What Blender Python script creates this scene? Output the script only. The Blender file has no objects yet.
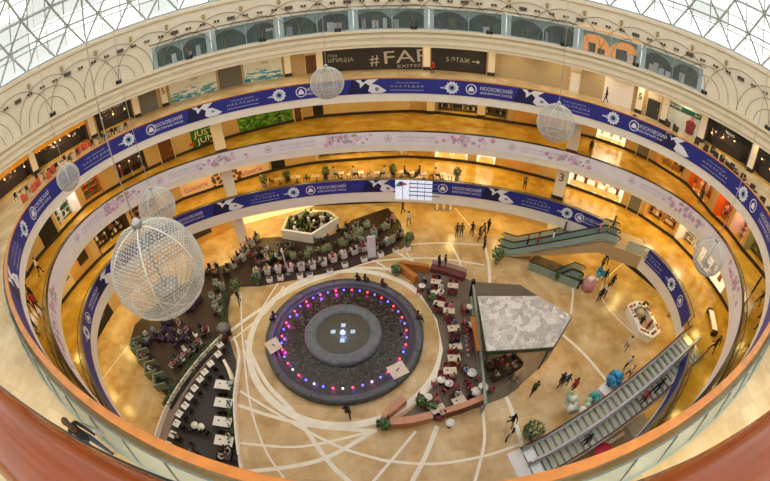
import bpy, bmesh, math, random
from mathutils import Vector, Matrix
from mathutils.geometry import tessellate_polygon
PI = math.pi
sc = bpy.context.scene
C = sc.collection
R = random.Random(7)

# ------------------------------------------------------------------ camera
F = 362.03                     # focal length of the fisheye in pixels of the 770x481 frame
PITCH, ROLL, H = 0.6479, -0.02974, 21.664
FWD = Vector((0, math.cos(PITCH), -math.sin(PITCH)))
_r = Vector((1, 0, 0)); _u = Vector((0, math.sin(PITCH), math.cos(PITCH)))
RGT = math.cos(ROLL)*_r + math.sin(ROLL)*_u
UPV = -math.sin(ROLL)*_r + math.cos(ROLL)*_u
cd = bpy.data.cameras.new('camera'); cam = bpy.data.objects.new('camera', cd); C.objects.link(cam)
cd.type = 'PANO'; cd.sensor_fit = 'HORIZONTAL'; cd.sensor_width = 36.0
cd.lens = 9.0; cd.clip_start = 0.02; cd.clip_end = 500
cd.panorama_type = 'FISHEYE_EQUISOLID'
cd.fisheye_lens = F/770*36.0
cd.fisheye_fov = PI
M = Matrix((RGT, UPV, -FWD)).transposed().to_4x4(); M.translation = Vector((0, 0, H))
cam.matrix_world = M
sc.camera = cam

# ------------------------------------------------------------------ sky, exposure
w = bpy.data.worlds.new('sky'); sc.world = w; w.use_nodes = True
bg = w.node_tree.nodes['Background']
bg.inputs[0].default_value = (1.0, 0.98, 0.94, 1); bg.inputs[1].default_value = 2.0
vs = sc.view_settings
sc.display_settings.display_device = 'sRGB'
vs.view_transform = 'Standard'; vs.look = 'None'; vs.gamma = 1.0; vs.exposure = 0.1; vs.use_curve_mapping = False
sc.cycles.use_denoising = True
sc.cycles.max_bounces = 8; sc.cycles.transparent_max_bounces = 24; sc.cycles.diffuse_bounces = 4
sc.cycles.sample_clamp_indirect = 6.0; sc.cycles.caustics_reflective = False; sc.cycles.caustics_refractive = False

def at(x, y, z=0.0):
    """the place at height z seen at pixel x, y of the photograph"""
    dx, dy = x-385, 240.5-y
    r = math.hypot(dx, dy); th = 2*math.asin(r/(2*F))
    d = math.cos(th)*FWD + (math.sin(th)/max(r, 1e-9))*(dx*RGT + dy*UPV)
    t = (z-H)/d.z
    return Vector((0, 0, H)) + t*d

# ------------------------------------------------------------------ levels: four storeys, three open rings (ellipses)
FA, FB, FC, FD = 5.0, 9.594, 14.594, 19.5
ROT = -0.0568
RING = {'A': dict(c=(-.728, 15.839), a=23.563, b=14.166, f=FA, bot=3.67),
        'B': dict(c=(.323, 16.057), a=25.166, b=14.447, f=FB, bot=8.76),
        'C': dict(c=(.377, 15.632), a=24.306, b=14.397, f=FC, bot=13.64)}
RNAME = {'A': 'lowest gallery ring', 'B': 'middle gallery ring', 'C': 'upper gallery ring'}
def ell(L, t, off=0.0):
    g = RING[L]; c, s = math.cos(ROT), math.sin(ROT)
    x, y = g['a']*math.cos(t), g['b']*math.sin(t)
    nx, ny = math.cos(t)/g['a'], math.sin(t)/g['b']; n = math.hypot(nx, ny); nx /= n; ny /= n
    x -= nx*off; y -= ny*off                       # off > 0: towards the middle of the atrium
    return Vector((g['c'][0]+c*x-s*y, g['c'][1]+s*x+c*y, 0))
NS = 1440
for L, g in RING.items():                         # arc length, clockwise from the far end
    acc = [0.0]; p = ell(L, PI/2)
    for i in range(1, NS+1):
        q = ell(L, PI/2-2*PI*i/NS); acc.append(acc[-1]+(q-p).length); p = q
    g['acc'] = acc; g['len'] = acc[-1]
def s2t(L, s):
    g = RING[L]; s = s % g['len']; lo, hi = 0, NS; acc = g['acc']
    while hi-lo > 1:
        m = (lo+hi)//2
        if acc[m] <= s: lo = m
        else: hi = m
    k = lo+(s-acc[lo])/max(acc[hi]-acc[lo], 1e-9)
    return PI/2-2*PI*k/NS
def rp(L, s, z, off=0.0):
    v = ell(L, s2t(L, s), off); v.z = z; return v
def px2s(L, x, y, z):
    g = RING[L]; P = at(x, y, z); c, s = math.cos(ROT), math.sin(ROT)
    dx, dy = P.x-g['c'][0], P.y-g['c'][1]; X = c*dx+s*dy; Y = -s*dx+c*dy
    t = math.atan2(Y/g['b'], X/g['a']); k = ((PI/2-t) % (2*PI))/(2*PI)*NS
    i = int(k); v = g['acc'][i]+(k-i)*(g['acc'][min(i+1, NS)]-g['acc'][i])
    return v if v < g['len']/2 else v-g['len']

# ------------------------------------------------------------------ materials
def lin(h):
    if isinstance(h, str):
        h = tuple(int(h[i:i+2], 16) for i in (0, 2, 4))
    return tuple((c/255/12.92 if c/255 <= .04045 else ((c/255+.055)/1.055)**2.4) for c in h)
MAT = {}
def mat(name, col=None, rough=.5, metal=0.0, var=0.12, scale=6.0, emit=0.0, spec=.5, bump=0.0):
    if name in MAT: return MAT[name]
    m = bpy.data.materials.new(name); m.use_nodes = True; MAT[name] = m
    nt = m.node_tree; b = nt.nodes['Principled BSDF']; c = lin(col)
    b.inputs['Roughness'].default_value = rough; b.inputs['Metallic'].default_value = metal
    b.inputs['Specular IOR Level'].default_value = spec
    tc = nt.nodes.new('ShaderNodeTexCoord'); no = nt.nodes.new('ShaderNodeTexNoise'); no.inputs['Scale'].default_value = scale
    no.inputs['Detail'].default_value = 4
    nt.links.new(tc.outputs['Object'], no.inputs['Vector'])
    rm = nt.nodes.new('ShaderNodeMapRange'); rm.inputs[1].default_value = .3; rm.inputs[2].default_value = .7
    rm.inputs[3].default_value = 1-var; rm.inputs[4].default_value = 1+var
    nt.links.new(no.outputs['Fac'], rm.inputs[0])
    mx = nt.nodes.new('ShaderNodeVectorMath'); mx.operation = 'SCALE'; mx.inputs[0].default_value = c
    nt.links.new(rm.outputs[0], mx.inputs['Scale'])
    nt.links.new(mx.outputs[0], b.inputs['Base Color'])
    if emit:
        b.inputs['Emission Color'].default_value = (*c, 1); b.inputs['Emission Strength'].default_value = emit
    if bump:
        bp = nt.nodes.new('ShaderNodeBump'); bp.inputs['Strength'].default_value = bump
        nt.links.new(no.outputs['Fac'], bp.inputs['Height']); nt.links.new(bp.outputs[0], b.inputs['Normal'])
    return m
def glassmat(name, col, clear=.6, rough=.05):
    """thin pane: lets most light straight through, mirrors a little, keeps its tint"""
    m = bpy.data.materials.new(name); m.use_nodes = True; MAT[name] = m; nt = m.node_tree
    b = nt.nodes['Principled BSDF']; b.inputs['Base Color'].default_value = (*lin(col), 1); b.inputs['Roughness'].default_value = rough
    tr = nt.nodes.new('ShaderNodeBsdfTransparent'); mx = nt.nodes.new('ShaderNodeMixShader'); mx.inputs[0].default_value = 1-clear
    nt.links.new(tr.outputs[0], mx.inputs[1]); nt.links.new(b.outputs[0], mx.inputs[2])
    nt.links.new(mx.outputs[0], nt.nodes['Material Output'].inputs[0])
    return m
def stonemat(name, c1, c2, c3, tile, rough, scale=.35, mortar=.006, rot=0.0):
    """polished stone slabs: blotches of three tones and faint joints"""
    m = bpy.data.materials.new(name); m.use_nodes = True; MAT[name] = m; nt = m.node_tree; N = nt.nodes.new; K = nt.links.new
    b = nt.nodes['Principled BSDF']; b.inputs['Roughness'].default_value = rough
    tc = N('ShaderNodeTexCoord'); mp = N('ShaderNodeMapping'); mp.inputs['Rotation'].default_value = (0, 0, rot); K(tc.outputs['Object'], mp.inputs[0])
    n1 = N('ShaderNodeTexNoise'); n1.inputs['Scale'].default_value = scale; n1.inputs['Detail'].default_value = 5; n1.inputs['Roughness'].default_value = .6
    K(mp.outputs[0], n1.inputs['Vector'])
    cr = N('ShaderNodeValToRGB'); e = cr.color_ramp.elements
    e[0].position = .3; e[0].color = (*lin(c1), 1); e[1].position = .72; e[1].color = (*lin(c3), 1)
    k = e.new(.5); k.color = (*lin(c2), 1)
    K(n1.outputs['Fac'], cr.inputs[0])
    br = N('ShaderNodeTexBrick'); br.inputs['Scale'].default_value = 1.0; br.offset = 0.0; br.inputs['Brick Width'].default_value = tile; br.inputs['Row Height'].default_value = tile
    br.inputs['Mortar Size'].default_value = mortar; br.inputs['Bias'].default_value = 0
    br.inputs['Color1'].default_value = (.86, .86, .86, 1); br.inputs['Color2'].default_value = (1.06, 1.06, 1.06, 1); br.inputs['Mortar'].default_value = (.78, .74, .7, 1)
    K(mp.outputs[0], br.inputs['Vector'])
    mu = N('ShaderNodeMix'); mu.data_type = 'RGBA'; mu.blend_type = 'MULTIPLY'; mu.inputs[0].default_value = 1
    K(cr.outputs[0], mu.inputs[6]); K(br.outputs['Color'], mu.inputs[7]); K(mu.outputs[2], b.inputs['Base Color'])
    return m

cream = mat('cream plaster', 'ecdfc6', .6, var=.04, scale=.8)
creamw = mat('cream white fascia', 'faf0dc', .45, var=.03, scale=.8)
beige = mat('beige wall', 'dcc49a', .6, var=.06, scale=.7)
stonef = stonemat('ground floor travertine', 'bb9150', 'd3b07c', 'e2c99c', .9, .22, .45)
stoneg = stonemat('gallery floor marble', 'a67a26', 'c2983a', 'd6b25c', .8, .16, .5)
stonec = stonemat('pale gallery marble', 'c0a471', 'd2b98a', 'e2cfa8', .9, .25, .4)
inlay = mat('white marble inlay', 'f2e8d6', .25, var=.06, scale=2)
blue = mat('royal blue banner print', '2a2f8c', .45, var=.1, scale=.4)
white = mat('white paint', 'f4f2ee', .45, var=.03)
paperw = mat('white print', 'f2eef0', .5, var=.03)
lilac = mat('pale lilac banner print', 'f7f0f2', .45, var=.04, scale=.4)
black = mat('black', '15130f', .4, var=.2)
dark = mat('dark brown', '2e241d', .5, var=.2)
darkgrey = mat('dark grey', '3c3c3c', .45, var=.15)
grey = mat('mid grey', '8b8b88', .5, var=.1)
steel = mat('brushed steel', 'b9bcbc', .3, .9, var=.08)
silver = mat('silver wire', 'd3d0c6', .45, .0, var=.1)
wood = mat('orange varnished wood', 'c9803a', .3, var=.18, scale=3)
redwood = mat('red brown varnished wood', '93420f', .16, var=.25, scale=2.5)
gold = mat('gold rail', 'c9a35a', .35, .5)
glassrail = glassmat('balustrade glass', 'bcd0d0', .42)
glasspane = glassmat('window glass', '9fb8bc', .86)
glassroof = glassmat('roof glass', 'dfe9ec', .86); glasstint = glassmat('tinted roof glass', '9fbcbe', .34)
glassclear = glassmat('clear glass', 'cfe0dc', .85)
lampw = mat('lit lamp white', 'fff6e4', .5, emit=3)
lampy = mat('lit lamp warm', 'ffc878', .5, emit=1.6)

# ------------------------------------------------------------------ mesh helpers
class MB:
    def __init__(s): s.v = []; s.f = []; s.m = []; s.sm = []
    def add(s, vs, fs, m=0, smooth=False):
        o = len(s.v); s.v += [tuple(v) for v in vs]
        for f in fs: s.f.append([i+o for i in f]); s.m.append(m); s.sm.append(smooth)
        return s
    def box(s, c, d, rz=0.0, m=0, taper=1.0):
        x, y, z = d[0]/2, d[1]/2, d[2]/2; cr, sr = math.cos(rz), math.sin(rz); vs = []
        for dz, k in ((-z, 1), (z, taper)):
            for dx, dy in ((-x, -y), (x, -y), (x, y), (-x, y)):
                dx *= k; dy *= k
                vs.append((c[0]+cr*dx-sr*dy, c[1]+sr*dx+cr*dy, c[2]+dz))
        return s.add(vs, [(3, 2, 1, 0), (4, 5, 6, 7), (0, 1, 5, 4), (1, 2, 6, 5), (2, 3, 7, 6), (3, 0, 4, 7)], m)
    def hexa(s, p, m=0):                             # eight corners: four below, four above
        return s.add(p, [(3, 2, 1, 0), (4, 5, 6, 7), (0, 1, 5, 4), (1, 2, 6, 5), (2, 3, 7, 6), (3, 0, 4, 7)], m)
    def prism(s, poly, z0, z1, m=0, mt=None):
        n = len(poly); vs = [(p[0], p[1], z0) for p in poly]+[(p[0], p[1], z1) for p in poly]
        for i in range(n): pass
        s.add(vs, [(i, (i+1) % n, n+(i+1) % n, n+i) for i in range(n)], m)
        tri = tessellate_polygon([[Vector((p[0], p[1], 0)) for p in poly]])
        s.add([(p[0], p[1], z1) for p in poly], [tuple(t) for t in tri], m if mt is None else mt)
        s.add([(p[0], p[1], z0) for p in poly], [tuple(reversed(t)) for t in tri], m)
        return s
    def tube(s, path, r, n=8, m=0, smooth=True, cap=True, closed=False):
        P = [Vector(p) for p in path]; k = len(P); vs = []; rr = r if isinstance(r, (list, tuple)) else [r]*k
        for i, p in enumerate(P):
            a = P[(i-1) % k] if (closed or i > 0) else p; b = P[(i+1) % k] if (closed or i < k-1) else p
            d = (b-a); d = d.normalized() if d.length > 1e-9 else Vector((0, 0, 1))
            e = Vector((0, 0, 1)) if abs(d.z) < .9 else Vector((1, 0, 0))
            x = d.cross(e).normalized(); y = x.cross(d)
            for j in range(n):
                t = 2*PI*j/n; vs.append(p+rr[i]*(math.cos(t)*x+math.sin(t)*y))
        fs = []
        for i in range(k if closed else k-1):
            for j in range(n):
                a = i*n; b = ((i+1) % k)*n; fs.append((a+j, a+(j+1) % n, b+(j+1) % n, b+j))
        s.add(vs, fs, m, smooth)
        if cap and not closed:
            o = len(s.v)-k*n
            s.f.append([o+j for j in range(n)][::-1]); s.m.append(m); s.sm.append(False)
            s.f.append([o+(k-1)*n+j for j in range(n)]); s.m.append(m); s.sm.append(False)
        return s
    def lathe(s, prof, c=(0, 0, 0), n=24, m=0, smooth=True, cap=True):
        vs = []; k = len(prof)
        for r, z in prof:
            for j in range(n): t = 2*PI*j/n; vs.append((c[0]+r*math.cos(t), c[1]+r*math.sin(t), c[2]+z))
        s.add(vs, [(i*n+j, i*n+(j+1) % n, (i+1)*n+(j+1) % n, (i+1)*n+j) for i in range(k-1) for j in range(n)], m, smooth)
        o = len(s.v)-k*n
        for i, rev in ((0, True), (k-1, False)):
            if cap and prof[i][0] > 1e-6:
                q = [o+i*n+j for j in range(n)]; s.f.append(q[::-1] if rev else q); s.m.append(m); s.sm.append(False)
        return s
    def ball(s, c, r, n=10, k=6, m=0, sc=(1, 1, 1)):
        vs = [(c[0], c[1], c[2]-r*sc[2])]; fs = []
        for i in range(1, k):
            a = -PI/2+PI*i/k
            for j in range(n):
                t = 2*PI*j/n; vs.append((c[0]+r*sc[0]*math.cos(a)*math.cos(t), c[1]+r*sc[1]*math.cos(a)*math.sin(t), c[2]+r*sc[2]*math.sin(a)))
        vs.append((c[0], c[1], c[2]+r*sc[2]))
        for j in range(n): fs.append((0, 1+(j+1) % n, 1+j)); fs.append((len(vs)-1, 1+(k-2)*n+j, 1+(k-2)*n+(j+1) % n))
        for i in range(k-2):
            for j in range(n): fs.append((1+i*n+j, 1+i*n+(j+1) % n, 1+(i+1)*n+(j+1) % n, 1+(i+1)*n+j))
        return s.add(vs, fs, m, True)
    def mesh(s, name, mats):
        me = bpy.data.meshes.new(name); me.from_pydata(s.v, [], s.f)
        if not isinstance(mats, (list, tuple)): mats = [mats]
        for q in mats: me.materials.append(q)
        me.polygons.foreach_set('material_index', [min(i, len(mats)-1) for i in s.m])
        me.polygons.foreach_set('use_smooth', s.sm); me.update(); return me
    def build(s, name, mats, parent=None, **kw):
        o = bpy.data.objects.new(name, s.mesh(name, mats)); C.objects.link(o)
        if parent is not None: o.parent = parent
        for k, v in kw.items(): o[k] = v
        return o
def obj(name, me, parent=None, loc=(0, 0, 0), rz=0.0, **kw):
    o = bpy.data.objects.new(name, me); C.objects.link(o); o.location = loc; o.rotation_euler = (0, 0, rz)
    if parent is not None: o.parent = parent
    for k, v in kw.items(): o[k] = v
    return o
def root(name, loc, rz, label, category, group=None):
    o = bpy.data.objects.new(name, None); C.objects.link(o); o.location = loc; o.rotation_euler = (0, 0, rz)
    o.empty_display_size = .2; o['label'] = label; o['category'] = category
    if group: o['group'] = group
    return o
def tag(o, label, category, group=None):
    o['label'] = label; o['category'] = category
    if group: o['group'] = group
    return o
def struct(mb, name, mats):
    return mb.build(name, mats, kind='structure')
def area(loc, power, size, col, parent=None, down=True, rot=None):
    l = bpy.data.lights.new('lamp', 'AREA'); l.shape = 'DISK'; l.size = size; l.energy = power; l.color = col
    o = bpy.data.objects.new('downlight_or_fill', l); C.objects.link(o); o.location = loc
    if rot: o.rotation_euler = rot
    if parent is not None: o.parent = parent
    return o
def text_data(body, size):
    cu = bpy.data.curves.new('text', 'FONT'); cu.body = body; cu.size = size; cu.align_x = 'CENTER'; cu.align_y = 'CENTER'; cu.resolution_u = 2
    o = bpy.data.objects.new('text', cu); C.objects.link(o)
    dg = bpy.context.evaluated_depsgraph_get(); me = bpy.data.meshes.new_from_object(o.evaluated_get(dg))
    vs = [v.co.copy() for v in me.vertices]; fs = [tuple(p.vertices) for p in me.polygons]
    bpy.data.objects.remove(o); bpy.data.curves.remove(cu); bpy.data.meshes.remove(me)
    return vs, fs
def text_flat(body, size, m, parent, x, y, z, name='lettering', width=None, tilt=0.0, extr=.03):
    """raised lettering standing on a wall that faces local -y"""
    vs, fs = text_data(body, size)
    k = 1.0
    if width:
        wd = max(v.x for v in vs)-min(v.x for v in vs); k = width/max(wd, 1e-6)
    ct, st = math.cos(tilt), math.sin(tilt)
    P = [(v.x*k, v.y) for v in vs]; P = [(ct*a-st*b, st*a+ct*b) for a, b in P]
    mb = MB(); mb.add([(x+a, y, z+b) for a, b in P], fs)
    o = mb.build(name, m, parent)
    return o
ORD = ['first', 'second', 'third', 'fourth', 'fifth', 'sixth', 'seventh', 'eighth', 'ninth', 'tenth', 'eleventh', 'twelfth', 'thirteenth', 'fourteenth', 'fifteenth', 'sixteenth', 'seventeenth', 'eighteenth', 'nineteenth', 'twentieth']
def az(a, r, z=0.0):
    a = math.radians(a); return Vector((r*math.sin(a), r*math.cos(a), z))
def azpx(x, y):
    P = at(x, y, H-5 if y > 30 else H-.5) if y > 45 else None
    dx, dy = x-385, 240.5-y; r = math.hypot(dx, dy); th = 2*math.asin(r/(2*F))
    d = math.cos(th)*FWD + (math.sin(th)/max(r, 1e-9))*(dx*RGT + dy*UPV)
    return math.degrees(math.atan2(d.x, d.y))
# ------------------------------------------------------------------ floors and slabs
HD = Vector((.8, -.6, 0)).normalized(); HN = Vector((.6, .8, 0)).normalized()
h0 = at(527, 268.8, 0)
HOLE = [h0, h0+HD*5.4, h0+HD*5.4+HN*2.6, h0+HN*2.6]
outer = [Vector((46*math.cos(2*PI*i/96), 46*math.sin(2*PI*i/96), 0)) for i in range(96)]
hole = [Vector((p.x, p.y, 0)) for p in HOLE]
mb = MB(); mb.add(outer+hole, [tuple(t) for t in tessellate_polygon([outer, hole])])
for i in range(4):
    a, b = hole[i], hole[(i+1) % 4]; mb.add([a, b, b+Vector((0, 0, -5)), a+Vector((0, 0, -5))], [(0, 1, 2, 3)])
fl = struct(mb, 'floor', stonef)
mb = MB(); mb.add([p+Vector((0, 0, -5)) for p in hole], [(0, 1, 2, 3)]); struct(mb, 'floor', stoneg)

def slab(L, m, name, rout=47):
    g = RING[L]; n = 240; vs = []; fs = []
    zt, zb = g['f'], g['bot']
    for i in range(n):
        s = g['len']*i/n; a = rp(L, s, 0, 0); d = Vector((math.sin(2*PI*i/n), math.cos(2*PI*i/n), 0))
        k = a.copy(); u = Vector((k.x, k.y, 0)); u = (u-Vector((0, 8, 0))).normalized(); o = Vector((0, 8, 0))+u*rout
        vs += [(a.x, a.y, zt), (o.x, o.y, zt), (a.x, a.y, zb), (o.x, o.y, zb+.6)]
    top = []; fas = []; bot = []
    for i in range(n):
        a = 4*i; b = 4*((i+1) % n)
        fs += [(a, b, b+1, a+1), (a+2, a, b, b+2)[::-1], (a+2, a+3, b+3, b+2)]
        top += [0, 1, 2]
    mb = MB(); mb.v = vs; mb.f = [list(f) for f in fs]; mb.m = top; mb.sm = [False]*len(fs)
    return struct(mb, name, [m, creamw, cream])
slab('A', stoneg, 'floor'); slab('B', stoneg, 'floor'); slab('C', stonec, 'floor')

# white inlays in the ground floor
def smooth(pts, k=6):
    out = []
    for i in range(len(pts)-1):
        p0 = pts[max(i-1, 0)]; p1 = pts[i]; p2 = pts[i+1]; p3 = pts[min(i+2, len(pts)-1)]
        for j in range(k):
            t = j/k
            out.append(tuple(.5*((2*p1[q])+(-p0[q]+p2[q])*t+(2*p0[q]-5*p1[q]+4*p2[q]-p3[q])*t*t+(-p0[q]+3*p1[q]-3*p2[q]+p3[q])*t**3) for q in range(2)))
    out.append(tuple(pts[-1])); return out
SZ = .003
mb = MB()
def strip(px, wd):
    global SZ; SZ += .0006; z = SZ
    P = [at(x, y, 0) for x, y in smooth(px)]
    for i in range(len(P)-1):
        d = (P[i+1]-P[i]).normalized(); 
        d0 = (P[i+1]-P[max(i-1, 0)]).normalized(); d1 = (P[min(i+2, len(P)-1)]-P[i]).normalized()
        n0 = Vector((-d0.y, d0.x, 0))*wd/2; n1 = Vector((-d1.y, d1.x, 0))*wd/2; up = Vector((0, 0, z))
        mb.add([P[i]-n0+up, P[i]+n0+up, P[i+1]+n1+up, P[i+1]-n1+up], [(3, 2, 1, 0)])
for px, wd in [
    ([(246, 340), (252, 356), (268, 385), (294, 413), (325, 457), (345, 478), (372, 500)], .42),
    ([(243, 344), (250, 403), (265, 449), (286, 481), (296, 495)], .2), ([(238, 405), (278, 418), (320, 427), (377, 431)], .36),
    ([(240, 443), (294, 447), (341, 439), (374, 430)], .24), ([(244, 472), (294, 466), (330, 456), (374, 431)], .4),
    ([(240, 391), (276, 413), (307, 431), (346, 449.5), (390, 462)], .26), ([(416, 431), (390, 462), (372, 483)], .26),
    ([(229, 332), (255, 313), (294, 289), (330, 275), (362, 268), (400, 270)], .5), ([(241, 292), (243, 344), (250, 366)], .22),
    ([(231, 341), (268, 310), (284, 286)], .28), ([(262, 308), (280, 280)], .2), ([(330, 275), (352, 262), (372, 260), (395, 274)], .26), ([(350, 268), (378, 261), (432, 258), (484, 265)], .26),
    ([(396, 252), (413, 262), (430, 274)], .26), ([(402, 245), (412, 260), (424, 268)], .2), ([(449, 242), (458, 258), (465, 277)], .3), ([(404, 245), (440, 243), (484, 245)], .26),
    ([(485, 248), (489, 266), (490, 296)], .4), ([(572, 262), (573, 290), (571, 314)], .3), ([(563, 335), (584, 354), (606, 380)], .4),
    ([(380, 460), (432, 464), (484, 456), (523, 443)], .26), ([(482, 405), (484.5, 439), (478, 470), (472, 490)], .28),
    ([(437, 426), (426, 455), (412, 482)], .42), ([(505, 394), (515, 420), (524, 455)], .4), ([(455, 208), (465, 220), (477, 234)], .2), ([(128, 347), (114, 364), (102, 380)], .16), ([(640, 250), (600, 292), (640, 340)], .2)]:
    strip(px, wd*.72)
fx, fy = -3.343, 16.773
n = 96; SZ += .001
for r0, r1 in ((7.2, 7.72),):
    for i in range(n):
        a, b = 2*PI*i/n, 2*PI*(i+1)/n
        mb.add([(fx+r0*math.cos(a), fy+r0*math.sin(a), SZ), (fx+r1*math.cos(a), fy+r1*math.sin(a), SZ), (fx+r1*math.cos(b), fy+r1*math.sin(b), SZ), (fx+r0*math.cos(b), fy+r0*math.sin(b), SZ)], [(0, 1, 2, 3)])
struct(mb, 'trim_1', inlay)

# ------------------------------------------------------------------ wall lines of each storey (distance by bearing)
WL = {'C': [(-180, 40), (-90, 40), (-62, 42), (-47, 43), (-35, 43.5), (-26, 43.5), (-10, 42), (1, 41.2), (20, 40.6), (39, 40), (50, 39.5), (62, 39.5), (90, 40), (180, 40)],
      'B': [(-180, 34), (-90, 30), (-68, 31.1), (-64, 33), (-58, 34.5), (-51, 37.3), (-43, 37.6), (-20, 39.3), (-12, 39.9), (1, 40.3), (21, 39.3), (37, 41.5), (44, 41.2), (53, 39), (58, 35), (63, 33.7), (66, 32.3), (72, 31.2), (90, 30), (180, 34)],
      'A': [(-180, 33), (-90, 31), (-65, 31.9), (-55, 34), (-36, 37.3), (-28, 37.3), (1, 37.5), (33, 36.4), (45, 36.4), (54, 35.2), (63, 32.6), (70, 30.5), (90, 29.5), (180, 33)],
      'G': [(-180, 33), (-90, 29), (-65, 29.8), (-59, 32), (-55, 33.2), (-36, 36), (-28, 36.2), (-15, 36.7), (0, 36), (52, 34.2), (57, 33.2), (90, 31), (180, 33)]}
def wr(L, a):
    t = WL[L]
    for (a0, r0), (a1, r1) in zip(t, t[1:]):
        if a0 <= a <= a1: return r0+(r1-r0)*(a-a0)/(a1-a0)
    return t[-1][1]
ZF = {'G': 0.0, 'A': FA, 'B': FB, 'C': FC}
CEIL = {'G': 4.2, 'A': 9.3, 'B': 14.1, 'C': 18.2}
SHOPS = {'G': [], 'A': [], 'B': [], 'C': []}
SNAME = {'G': 'ground floor', 'A': 'lowest gallery', 'B': 'middle gallery', 'C': 'upper gallery'}

def bay(L, x0, x1, y=None, inset=0.0):
    """a stretch of the storey's wall between two photograph columns x0, x1 (measured at the wall foot)"""
    def a_of(x):
        lo, hi = -88.0, 88.0                      # bearing whose wall foot shows at column x
        z = ZF[L]
        for _ in range(50):
            m = (lo+hi)/2; p = az(m, wr(L, m), z)-Vector((0, 0, H))
            X, Y, Z = p.dot(RGT), p.dot(UPV), p.dot(FWD); rho = math.hypot(X, Y); th = math.atan2(rho, Z); r = 2*F*math.sin(th/2)
            if 385+r*X/rho < x: lo = m
            else: hi = m
        return lo
    a0, a1 = (a_of(x0), a_of(x1))
    return bay_az(L, a0, a1)
def bay_az(L, a0, a1):
    p0, p1 = az(a0, wr(L, a0), ZF[L]), az(a1, wr(L, a1), ZF[L])
    SHOPS[L].append((a0, a1))
    mid = (p0+p1)/2; d = p1-p0
    return mid, math.atan2(d.y, d.x), d.length
HT = {'G': 3.5, 'A': 3.6, 'B': 3.7, 'C': 2.55}
def fit_box(rt, wd, h, name, m, y0=0.0, th=.12, x=0.0, z0=0.0, w=None, **kw):
    w = wd if w is None else w
    return MB().box((x, y0+th/2, z0+h/2), (w, th, h)).build(name, m, rt, **kw)
def panel(L, x0, x1, label, cat, m, h=None, z0=0.0, frame=None, name=None, azr=None, group=None):
    """a flat printed hoarding or blind standing in a bay"""
    mid, rz, wd = bay_az(L, *azr) if azr else bay(L, x0, x1)
    rt = root(name or cat.replace(' ', '_'), mid, rz, label, cat, group)
    hh = h or (CEIL[L]-ZF[L])
    if z0: fit_box(rt, wd, z0, 'base_strip', beige)
    fit_box(rt, wd, hh-z0, 'board', m, z0=z0, th=.14)
    if frame:
        f = MB()
        for s in (-1, 1): f.box((s*(wd/2-.05), -.03, hh/2), (.1, .1, hh))
        f.box((0, -.03, hh-.05), (wd, .1, .1)); f.build('frame', frame, rt)
    if h and h < CEIL[L]-ZF[L]-.05:
        fit_box(rt, wd, CEIL[L]-ZF[L]-hh, 'header', cream, z0=hh, th=.14)
    return rt, wd
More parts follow.
